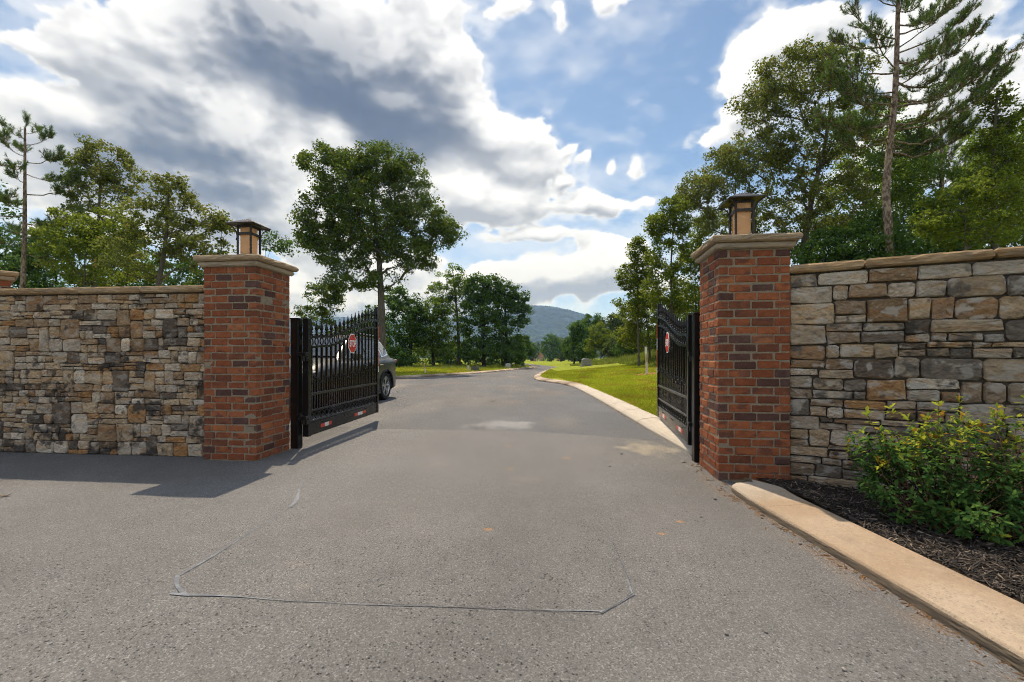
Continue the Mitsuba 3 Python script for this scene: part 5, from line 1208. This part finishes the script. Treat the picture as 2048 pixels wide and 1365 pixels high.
# ------------------------------------------------------------------ the evergreen shrub
def shrub():
    rng = np.random.default_rng(91)
    t = thing('evergreen_shrub', 'glossy evergreen shrub with yellow and red new shoots in the mulch bed', 'shrub')
    base = np.array([3.02, 2.98, 0.05])
    # shoots: the tips fill an irregular mound, the tops carry the new growth
    n = 760; tips, dirs = [], []
    blobs = [(2.66, 3.05, .38, .32, .28, .30, 1.2), (3.05, 3.02, .45, .42, .34, .36, 1.7), (3.42, 2.85, .42, .40, .36, .36, 1.5), (3.05, 2.80, .22, .46, .26, .18, .9), (3.45, 2.62, .20, .36, .22, .17, .6), (2.52, 3.14, .52, .18, .14, .18, .35), (3.8, 2.6, .40, .35, .35, .33, .6)]
    c = clump_points(rng, blobs, n)
    c = c[c[:, 2] > 0.07]
    tall = [(2.44, 3.12, .76), (2.86, 3.05, .83), (3.02, 3.1, .80), (3.18, 2.98, .82), (3.36, 2.98, .88), (3.5, 2.86, .80), (2.70, 3.10, .73), (3.28, 2.9, .76), (3.62, 2.75, .78), (2.36, 3.06, .66), (2.58, 3.1, .80), (2.95, 3.0, .86), (3.45, 2.9, .86)]
    c = np.vstack([c, tall])
    stems = []
    for p in c:
        b = base + np.array([rng.normal(0, .13) + 0.35 * (p[0] - base[0]), rng.normal(0, .09) + 0.2 * (p[1] - base[1]), 0])
        s = np.linspace(0, 1, 6)[:, None]; m = (b + p) / 2 + np.array([0, 0, -.03]) + rng.normal(0, .03, 3)
        q = (1 - s) ** 2 * b + 2 * s * (1 - s) * m + s ** 2 * p
        if rng.random() < 0.45: stems.append(tube(q, np.linspace(0.0045, 0.0022, 6), 4, caps=False))
        dirs.append(unit(unit(q[-1] - q[-2]) + np.array([0, 0, .5])))
    obj('stem', cat(stems), 'shrub_stem', t, smooth=True)
    dirs = np.array(dirs)
    # leaf: pointed oval, folded along the midrib, 8 triangles
    out, uvs, near = [], [], []
    lx = np.array([0, .30, .68, 1.0]); lw = np.array([.06, .36, .50, 0.0])
    for p, d in zip(c, dirs):
        high = ss(.42, .74, p[2]); kind = rng.random()
        new = rng.random() < 0.04 + 0.55 * high
        for whorl in range(3 if not new else 2):
            m = rng.integers(4, 7); o = p - d * 0.036 * whorl * rng.uniform(.8, 1.5); a0 = rng.random() * 6.3
            ex = unit(np.cross(d, [0.3, 1, .2])); ey = np.cross(d, ex)
            for j in range(m):
                a = a0 + j * 2 * PI / m + rng.normal(0, .4)
                o_ = o + d * rng.normal(0, .010); el = rng.uniform(-0.1, 0.95) - 0.25 * whorl + 0.35 * new * (whorl == 0)
                u = unit((math.cos(a) * ex + math.sin(a) * ey) * math.cos(el) + d * math.sin(el) + np.array([0, 0, -.05]))
                side = unit(np.cross(u, d + rng.normal(0, .15, 3))); up = np.cross(side, u)
                L = rng.uniform(.036, .066) * (0.9 if whorl else 0.85 + .1 * new); W = L * rng.uniform(.36, .46)
                mid = o_ + u * (lx * L)[:, None] - up * (rng.uniform(-.05, .35) * L * lx ** 2)[:, None]
                l = mid + side * (lw * W)[:, None] + up * (lw * W * .30)[:, None]; r = mid - side * (lw * W)[:, None] + up * (lw * W * .30)[:, None]
                v = np.vstack([mid, l[:3], r[:3]])
                f = [[0, 1, 5], [0, 5, 4], [1, 2, 6], [1, 6, 5], [2, 3, 6], [0, 8, 1], [0, 7, 8], [1, 9, 2], [1, 8, 9], [2, 9, 3]]
                tone = rng.uniform(0.46, .74) if new and whorl else (rng.uniform(.50, .97) if new else rng.uniform(0.15 * high, .42 + .34 * high))
                out.append((v, np.array(f))); uvs.append(np.tile([[tone, rng.random()]], (len(v), 1)))
                near.append(np.linalg.norm(o - [0, 0, EYE]) + 0.5 * rng.random() - 0.45 * high)
    order = np.argsort(near); k = 300
    for i in order[:k]: obj('leaf', out[i], 'shrub_leaf', t, smooth=True, uv=uvs[i])
    obj('foliage', cat([out[i] for i in order[k:]]), 'shrub_leaf', t, smooth=True, uv=np.vstack([uvs[i] for i in order[k:]]), kind='stuff', label='remaining glossy leaves of the shrub')
shrub()

# ------------------------------------------------------------------ stakes, headstones, ruin, litter
def post(name, label, x, y, w, h, lean, m, z=None):
    z = float(ground_z(np.array([x]), np.array([y]))[0]) - 0.05 if z is None else z
    v, f = cbox(-w / 2, w / 2, -w * .35, w * .35, 0, h + .05, .004); v = np.asarray(v).copy(); v[:, 0] += lean * v[:, 2]
    obj(name, (v + [x, y, z], f), m, label=label, category=name.split('_')[-1])
post('marker_stake', 'weathered white stake standing in bare soil left of the right gate leaf', 5.78, 19.5, 0.085, 1.18, -0.035, 'weathered_white')
post('leaning_stake', 'thin white leaning stake on the left verge', -5.13, 27.0, 0.07, 0.62, -0.12, 'weathered_white')
post('marker_post', 'short pale post next to the dark headstone on the verge', -3.17, 33.0, 0.13, 0.40, 0, 'granite_pale')
def headstone(label, x, y, w, h, d, deg, m, arch=0.0, base=0.12, scale=1.0):
    t = thing('headstone', label, 'headstone'); z = float(ground_z(np.array([x]), np.array([y]))[0]) - 0.04; fr = Frame(x, y, z, deg)
    obj('plinth', fr(cbox(-w / 2 - .1, w / 2 + .1, -d / 2 - .07, d / 2 + .07, 0, base + .04, .01)), m, t)
    n = 13; xs = np.linspace(-w / 2, w / 2, n); top = h + arch * (1 - (2 * xs / w) ** 2)
    poly = Polygon([(-w / 2, base)] + [(a, b) for a, b in zip(xs, top)] + [(w / 2, base)])
    e = trimesh.creation.extrude_polygon(poly, d); v = np.asarray(e.vertices)
    obj('tablet', fr((np.column_stack([v[:, 0], d / 2 - v[:, 2], v[:, 1] + .042]), np.asarray(e.faces))), m, t)
headstone('grey granite headstone with an arched top on the sunny bank', 6.05, 37.0, 0.78, 0.55, 0.26, 14, 'granite_grey', 0.09, 0.1)
headstone('squat dark polished headstone near the left kerb', -2.67, 33.0, 0.55, 0.34, 0.24, -8, 'granite_dark', 0.02, 0.08)
headstone('pale grey headstone on the verge under the end of the grove', -0.35, 40.0, 0.42, 0.42, 0.2, -12, 'granite_pale', 0.05, 0.08)
headstone('small low dark headstone on the grass tongue inside the bend', 2.40, 52.0, 0.34, 0.14, 0.2, 0, 'granite_grey', 0.0, 0.06)
headstone('low black marker stone at the tip of the grass tongue', 3.03, 52.0, 0.26, 0.12, 0.2, 5, 'granite_dark', 0.0, 0.06)
headstone('pale topped dark stone beside the far road under the grove', 1.11, 48.0, 0.42, 0.36, 0.3, 10, 'granite_dark', 0.0, 0.08)

def ruin(label, x, y, w, ridge_h, eave, depth, deg, door):
    t = thing('brick_ruin', label, 'ruined house'); fr = Frame(x, y, float(far_fall(y)) - 0.1, deg)
    g = Polygon([(-w / 2, 0), (w / 2, 0), (w / 2, eave), (0.12 * w, ridge_h), (-0.1 * w, ridge_h), (-w / 2, eave)])
    dr_ = shapely.box(-w * .22, 0, w * .16, eave * .55) if door else shapely.box(-w * .2, eave * .2, w * .05, eave * .7)
    up = shapely.box(-w * .08, eave * 1.05, w * .06, eave * 1.5)
    e = trimesh.creation.extrude_polygon(g.difference(dr_).difference(up), .35); v = np.asarray(e.vertices)
    obj('gable_wall', fr((np.column_stack([v[:, 0], -v[:, 2], v[:, 1]]), np.asarray(e.faces))), 'ruin_brick', t)
    obj('side_wall', fr(cat([box(w / 2 - .35, w / 2 - .002, 0.002, depth, 0, eave * .9), box(-w / 2 + .002, -w / 2 + .35, 0.002, depth, 0, eave * .8)])), 'ruin_brick', t)
    b = dr_.bounds
    obj('door_frame' if door else 'window_frame', fr(cat([box(b[0] - .2, b[0] - .004, -.42, -.352, 0, b[3] + .15), box(b[2] + .004, b[2] + .2, -.42, -.352, 0, b[3] + .15), box(b[0], b[2], -.42, -.352, b[3] + .004, b[3] + .2)])), 'granite_pale', t)
ruin('roofless pink brick gable with a dark doorway at the far end of the road', 11.65, 200, 4.6, 4.4, 2.5, 6, 12, True)
ruin('second fragment of brick ruin half hidden by trees to its right', 22.08, 205, 3.4, 4.2, 2.6, 5, 0, False)

def grit():
    r = np.random.default_rng(61); n = 700
    y = r.uniform(0.9, 5.0, n); x = np.where(y < 3.95, 1.862 + 0.018 * np.sin(y * 1.3) - r.gamma(1.3, 0.022, n), 1.93 + 0.11 * (y - 3.95) - r.gamma(1.5, 0.04, n))
    s = r.gamma(2, 0.0017, n).clip(0.0015, 0.008); L = np.where(r.random(n) < 0.35, s * 4, s * 1.2); a = r.random(n) * PI
    b = np.array([[-1, -1, 0], [1, -1, 0], [.7, 1, 0], [-.8, .9, 0], [-.3, -.2, 1.3], [.5, .3, 1.1]])
    v = b[None] * np.stack([L, s * .7, s * .7], -1)[:, None]
    c, q = np.cos(a)[:, None], np.sin(a)[:, None]; v = np.stack([c * v[..., 0] - q * v[..., 1], q * v[..., 0] + c * v[..., 1], v[..., 2]], -1) + np.stack([x, y, 0 * x + .001], -1)[:, None]
    F = np.array([[0, 1, 4], [1, 5, 4], [1, 2, 5], [2, 3, 5], [3, 4, 5], [3, 0, 4]])
    obj('grit', (v.reshape(-1, 3), (np.arange(n)[:, None, None] * 6 + F[None]).reshape(-1, 3)), 'dry_leaf_skin', uv=np.repeat(np.column_stack([r.random(n), r.random(n)]), 6, axis=0), kind='stuff', category='grit', label='brown grit and pine straw gathered along the foot of the tan kerb')
grit()
rp = np.random.default_rng(12)
def pebble(label, x, y, r, m='pebble'):
    v = trimesh.creation.icosphere(1, 1.0); q = np.asarray(v.vertices) * r * np.array([1.2, .9, .7]) * (1 + .35 * (meshkit.noise(np.asarray(v.vertices) * 1.7 + x * 9, 3) - .5))[:, None]
    obj('loose_stone', (rotz(q, rp.random() * 360) + [x, y, r * .5], np.asarray(v.faces)), m, uv=np.tile([[rp.random(), .5]], (len(q), 1)), label=label, category='stone')
for lab, (x, y), r in (('grey loose stone on the asphalt, nearest the camera on the right', (1.230, 1.685), .008), ('dark pebble on the asphalt right of the sealed loop corner', (0.896, 1.900), .009), ('pale pebble a little farther right of the dark pebble', (1.068, 1.914), .007), ('black pebble on the asphalt in front of the right pier', (1.645, 3.688), .014), ('small black pebble near the seam of the two asphalts', (1.299, 5.400), .016), ('pale pebble left of the kerb along the bed', (1.782, 2.815), .010), ('tiny white pebble in the middle of the apron', (1.031, 4.789), .012), ('small grey pebble below the pier on the apron', (1.365, 3.287), .008)):
    pebble(lab, x, y, r)
def leaf_litter(label, x, y, L, deg, curl=.3):
    s = np.linspace(-1, 1, 5); w = np.array([.05, .8, 1, .7, .05]) * .35
    v = np.vstack([np.column_stack([s, w, .06 + curl * s ** 2]), np.column_stack([s, -w, .10 + curl * s ** 2]), np.column_stack([s, 0 * s, curl * s ** 2])]) * L / 2
    F = []
    for i in range(4): F += [[10 + i, 11 + i, i + 1], [10 + i, i + 1, i], [5 + i, 6 + i, 11 + i], [5 + i, 11 + i, 10 + i]]
    obj('dry_leaf', (rotz(v, deg) + [x, y, .004], np.array(F)), 'dry_leaf_skin', uv=np.tile([[rp.random(), .5]], (15, 1)), label=label, category='leaf')
leaf_litter('curled rust-brown leaf on the asphalt at the left picture edge', *(-4.205, 3.766), .10, 20)
leaf_litter('dry brown leaf on the road just beyond the seam', *(-0.455, 7.401), .12, 50)
leaf_litter('second dry brown leaf beyond the seam, left of the pale patch centre', *(-0.569, 7.299), .08, 120)
leaf_litter('dry leaf farther up the inner road', *(-0.498, 11.630), .14, 10)
leaf_litter('dry leaf on the road behind the rear wheel of the car', *(-3.699, 14.699), .16, 75)
leaf_litter('pale dry leaf on the mulch by the kerb', 2.55, 3.45, .06, 30)

# ------------------------------------------------------------------ the parked car
def car():
    t = thing('parked_car', 'dark grey metallic sport utility car parked facing out behind the left gate leaf', 'car')
    fr = Frame(-4.42, 10.90, 0.0, -96.0)        # x forward, y to its left, z up; origin midway between the axles
    put = lambda m: fr((np.asarray(m[0], float), np.asarray(m[1])))
    WB, R = 2.765, 0.365; xf, xr = WB / 2, -WB / 2
    # stations: x, half width at the sill, at the shoulder, z of the underside, the shoulder, the deck, half width of the deck
    S = np.array([(2.33, .50, .56, .34, .60, .64, .42), (2.26, .74, .76, .24, .72, .80, .60), (2.10, .86, .86, .20, .82, .92, .70), (1.80, .915, .91, .19, .90, 1.00, .76), (1.38, .93, .93, .19, .95, 1.06, .80), (0.95, .925, .925, .19, .985, 1.09, .82),
                  (0.5, .925, .925, .19, 1.005, 1.06, .84), (-0.4, .925, .925, .19, 1.025, 1.07, .84), (-1.0, .93, .93, .19, 1.05, 1.09, .84), (-1.40, .94, .94, .20, 1.07, 1.11, .84), (-1.85, .925, .92, .23, 1.08, 1.12, .82), (-2.18, .88, .87, .27, 1.07, 1.11, .76), (-2.36, .78, .77, .33, 1.02, 1.06, .68), (-2.42, .64, .62, .42, .92, .96, .56)])
    xs = np.linspace(2.33, -2.42, 64)
    from scipy.interpolate import PchipInterpolator
    I = [PchipInterpolator(S[::-1, 0], S[::-1, k])(xs) for k in range(1, 7)]
    prof = []
    for k in range(len(xs)):
        ws, wsh, zb, zs, zd, wd = (a[k] for a in I)
        half = [(0, zb), (ws * .9, zb), (ws * .985, zb + .05), (ws * 1.0, zb + .18), (ws * .985, zb + (zs - zb) * .45), (ws * 1.004, zb + (zs - zb) * .72), (wsh, zs - .09), (wsh * .985, zs - .02), (wsh * .955, zs + .01), (wd, zd), (wd * .6, zd + .025), (0, zd + .035)]
        ring = [(y, z) for y, z in half] + [(-y, z) for y, z in half[-2:0:-1]]
        prof.append([(xs[k], y, z) for y, z in ring])
    v = np.array(prof); m, n = v.shape[:2]; v = v.reshape(-1, 3)
    i, j = np.meshgrid(np.arange(m - 1), np.arange(n), indexing='ij'); j2 = (j + 1) % n
    q = np.stack([i * n + j, i * n + j2, (i + 1) * n + j2, (i + 1) * n + j], -1).reshape(-1, 4)
    f = np.vstack([q[:, [0, 1, 2]], q[:, [0, 2, 3]], [[0, a + 1, a] for a in range(1, n - 1)], [[(m - 1) * n, (m - 1) * n + a, (m - 1) * n + a + 1] for a in range(1, n - 1)]])
    man = manifold3d.Manifold(manifold3d.Mesh(np.asarray(v, np.float32), np.asarray(f, np.uint32)))
    if man.volume() < 0: man = manifold3d.Manifold(manifold3d.Mesh(np.asarray(v, np.float32), np.asarray(f[:, ::-1], np.uint32)))
    for ax in (xf, xr):
        for s in (-1, 1):
            c = manifold3d.Manifold.cylinder(.5, R + .055, R + .055, 40, True).rotate([90, 0, 0]).translate([ax, s * .86, R + .01])
            man = man - c
    mm = man.to_mesh(); body = (np.array(mm.vert_properties[:, :3]), np.array(mm.tri_verts))
    obj('body', put(body), 'car_paint', t, smooth=38)
    # cabin: half width at the belt and at the roof rail, heights
    C = np.array([(1.02, .80, .78, 1.06, 1.085), (0.55, .81, .70, 1.07, 1.37), (0.10, .82, .655, 1.08, 1.60), (-0.5, .82, .645, 1.09, 1.665), (-1.1, .82, .635, 1.10, 1.66), (-1.7, .80, .61, 1.12, 1.61), (-2.02, .77, .58, 1.12, 1.52), (-2.28, .70, .60, 1.10, 1.14)])
    cx = np.linspace(1.02, -2.28, 44); K = [PchipInterpolator(C[::-1, 0], C[::-1, k])(cx) for k in range(1, 5)]
    P = []
    for k in range(len(cx)):
        wb, wr, zb, zr = (a[k] for a in K)
        hgt = zr - zb; e = min(.06, hgt * .45)
        half = [(0, zb - .08), (wb, zb - .08), (wb, zb), (wr + (wb - wr) * .5, zb + (hgt - e) * .5), (wr, zr - e), (wr - .025, zr - e * .35), (wr - .09, zr), (wr * .5, zr + .02 * min(1, hgt * 3)), (0, zr + .03 * min(1, hgt * 3))]
        P.append([(cx[k], y, z) for y, z in half] + [(cx[k], -y, z) for y, z in half[-2:0:-1]])
    v = np.array(P); m, n = v.shape[:2]; v = v.reshape(-1, 3)
    i, j = np.meshgrid(np.arange(m - 1), np.arange(n), indexing='ij'); j2 = (j + 1) % n
    q = np.stack([i * n + j, i * n + j2, (i + 1) * n + j2, (i + 1) * n + j], -1).reshape(-1, 4)
    f = np.vstack([q[:, [0, 1, 2]], q[:, [0, 2, 3]], [[0, a + 1, a] for a in range(1, n - 1)], [[(m - 1) * n, (m - 1) * n + a, (m - 1) * n + a + 1] for a in range(1, n - 1)]])
    obj('roof', put((v, f)), 'car_paint', t, smooth=40)
    def side_pane(poly, s, off, name, m, grow=0):
        """A flat outline in the side view laid on the cabin's side."""
        pv, pf = trimesh.creation.triangulate_polygon(Polygon(poly).segmentize(.12), engine='earcut')
        x, z = pv[:, 0], pv[:, 1]
        wb, wr, zb, zr = (np.interp(-x, -cx, a) for a in K)
        u = np.clip((z - zb) / np.maximum(zr - .06 - zb, .02), 0, 1.2); y = wb + (wr - wb) * u + off
        vv = np.column_stack([x, s * y, z]); ff = np.asarray(pf)
        nn = np.cross(vv[ff[:, 1]] - vv[ff[:, 0]], vv[ff[:, 2]] - vv[ff[:, 0]])[:, 1]
        ff[nn * s < 0] = ff[nn * s < 0][:, ::-1]
        obj(name, put((vv, ff)), m, t)
    for s in (1, -1):
        side_pane([(.93, 1.10), (.42, 1.42), (.05, 1.575), (-.55, 1.61), (-1.2, 1.60), (-1.66, 1.545), (-1.98, 1.37), (-1.92, 1.20), (-1.0, 1.125), (0, 1.105)], s, .004, 'window_surround', 'car_dark')
        side_pane([(-1.30, 1.135), (-1.22, 1.592), (-1.66, 1.54), (-1.97, 1.37), (-1.91, 1.205)], s, .006, 'window_trim', 'chrome')
        side_pane([(.70, 1.125), (.38, 1.385), (.03, 1.55), (-.30, 1.575), (-.30, 1.12)], s, .008, 'side_window', 'car_glass')
        side_pane([(-.36, 1.12), (-.36, 1.578), (-.9, 1.583), (-1.22, 1.57), (-1.32, 1.16)], s, .008, 'side_window', 'car_glass')
        side_pane([(-1.38, 1.17), (-1.29, 1.565), (-1.62, 1.52), (-1.91, 1.365), (-1.87, 1.235)], s, .008, 'side_window', 'car_glass')
        bx = lambda x0, x1, y, th, z0, z1, mname, nm: obj(nm, put(cbox(x0, x1, s * y - th, s * y + th, z0, z1, .006)), mname, t)
        bx(-.18, .02, .945, .012, .90, .935, 'chrome', 'door_handle'); bx(-1.08, -.88, .948, .012, .925, .96, 'chrome', 'door_handle')
        bx(-.95, .95, .930, .018, .20, .30, 'car_dark', 'sill_trim')
        obj('mirror', put(cbox(.52, .66, s * 1.0 - .09, s * 1.0 + .09, 1.08, 1.24, .03)), 'car_paint', t)
        for dx in (.98, -.33, -1.36): bx(dx - .004, dx + .004, .934, .004, .36, 1.0, 'car_dark', 'door_gap')
        for nm, ax in (('wheel', xf), ('wheel', xr)):
            w = thing_part(t, 'wheel')
            c = lambda mesh: put((np.asarray(mesh[0]) * [1, s, 1] + [ax, s * .80, R], mesh[1] if s > 0 else mesh[1][:, ::-1]))
            ty = lathe([(.245, -.11), (.33, -.118), (.358, -.10), (.365, -.07), (.365, .07), (.358, .10), (.335, .118), (.255, .112), (.25, .0)], 40)
            rot = lambda m_: (np.column_stack([m_[0][:, 0], m_[0][:, 2], m_[0][:, 1]]), m_[1][:, ::-1])
            obj('tyre', c(rot(ty)), 'tyre', w, smooth=40)
            rim = [rot(lathe([(.252, .03), (.258, .108), (.240, .112), (.228, .085), (.222, .02)], 36)), rot(lathe([(0, .02), (.222, .02)], 36)), rot(lathe([(.07, .02), (.066, .075), (.045, .085), (0, .085)], 20))]
            obj('wheel_well_disc', c(rot(lathe([(.0, .012), (.23, .012)], 30))), 'car_dark', w)
            sp = []
            for k in range(10):
                a = 2 * PI * (k // 2) / 5 + (-.17 if k % 2 else .17); a1 = 2 * PI * (k // 2) / 5 + (-.09 if k % 2 else .09)
                p0 = np.array([.055 * math.sin(a1), .07, .055 * math.cos(a1)]); p1 = np.array([.235 * math.sin(a), .088, .235 * math.cos(a)])
                sp.append(tube([p0, (p0 + p1) / 2 + [0, .006, 0], p1], [.022, .019, .022], 6))
            obj('rim', c(cat([rim[0], rim[2]] + sp)), 'alloy', w, smooth=40)
            a = np.linspace(-.15, PI + .15, 26)
            arch = np.column_stack([ax + (R + .058) * np.cos(a), np.full(26, s * .938), R + .01 + (R + .058) * np.sin(a)])
            obj('arch_trim', put(tube(arch, .024, 6)), 'car_dark', t, smooth=True)
        obj('headlight', put(cbox(2.06, 2.24, s * .70 - .12, s * .70 + .12, .62, .74, .03)), 'lamp_clear', t)
        obj('running_light', put(cbox(2.0, 2.20, s * .74 - .11, s * .74 + .11, .83, .87, .015)), 'lamp_clear', t)
        obj('tail_light', put(cbox(-2.37, -2.10, s * .78 - .085, s * .78 + .085, .98, 1.08, .03)), 'lamp_red', t)
        obj('roof_rail', put(tube([(.0, s * .60, 1.66), (-.3, s * .61, 1.72), (-1.4, s * .59, 1.71), (-1.75, s * .575, 1.645)], .016, 6)), 'chrome', t, smooth=True)
    wsx = np.linspace(.93, .20, 8); wb, wr, zb, zr = (np.interp(-wsx, -cx, a) for a in K)
    g = np.array([(x, y * .88 * w, z + .028 - .018 * abs(y)) for x, w, z in zip(wsx, wr, zr) for y in (-1, -.5, 0, .5, 1)])
    qf = np.array([[a * 5 + b, a * 5 + b + 1, a * 5 + b + 6, a * 5 + b + 5] for a in range(7) for b in range(4)])
    obj('windscreen', put((g + [0.012, 0, .012], np.vstack([qf[:, [0, 1, 2]], qf[:, [0, 2, 3]]]))), 'car_glass', t, smooth=True)
    obj('grille', put(cbox(2.20, 2.325, -.46, .46, .50, .76, .03)), 'car_dark', t)
    obj('front_bumper', put(cbox(2.10, 2.33, -.62, .62, .26, .42, .04)), 'car_dark', t)
    obj('rear_bumper', put(cbox(-2.44, -2.2, -.72, .72, .34, .55, .04)), 'car_dark', t)
def thing_part(parent, name): return numbered(f'{parent}__{name}')
car()

# ------------------------------------------------------------------ air
scene['air'] = {'type': 'homogeneous', 'albedo': {'type': 'rgb', 'value': [0.90, 0.95, 0.98]}, 'sigma_t': {'type': 'rgb', 'value': [0.7e-4, 1.15e-4, 2.3e-4]}}
scene['haze'] = {'type': 'cube', 'to_world': T().translate([0, 2000, 172]).scale([7000, 6500, 180]), 'bsdf': {'type': 'null'}, 'interior': {'type': 'ref', 'id': 'air'}}
labels['haze'] = {'label': 'thin summer haze in the air over the valley', 'category': 'haze', 'kind': 'stuff'}
scene['camera']['medium'] = {'type': 'ref', 'id': 'air'}
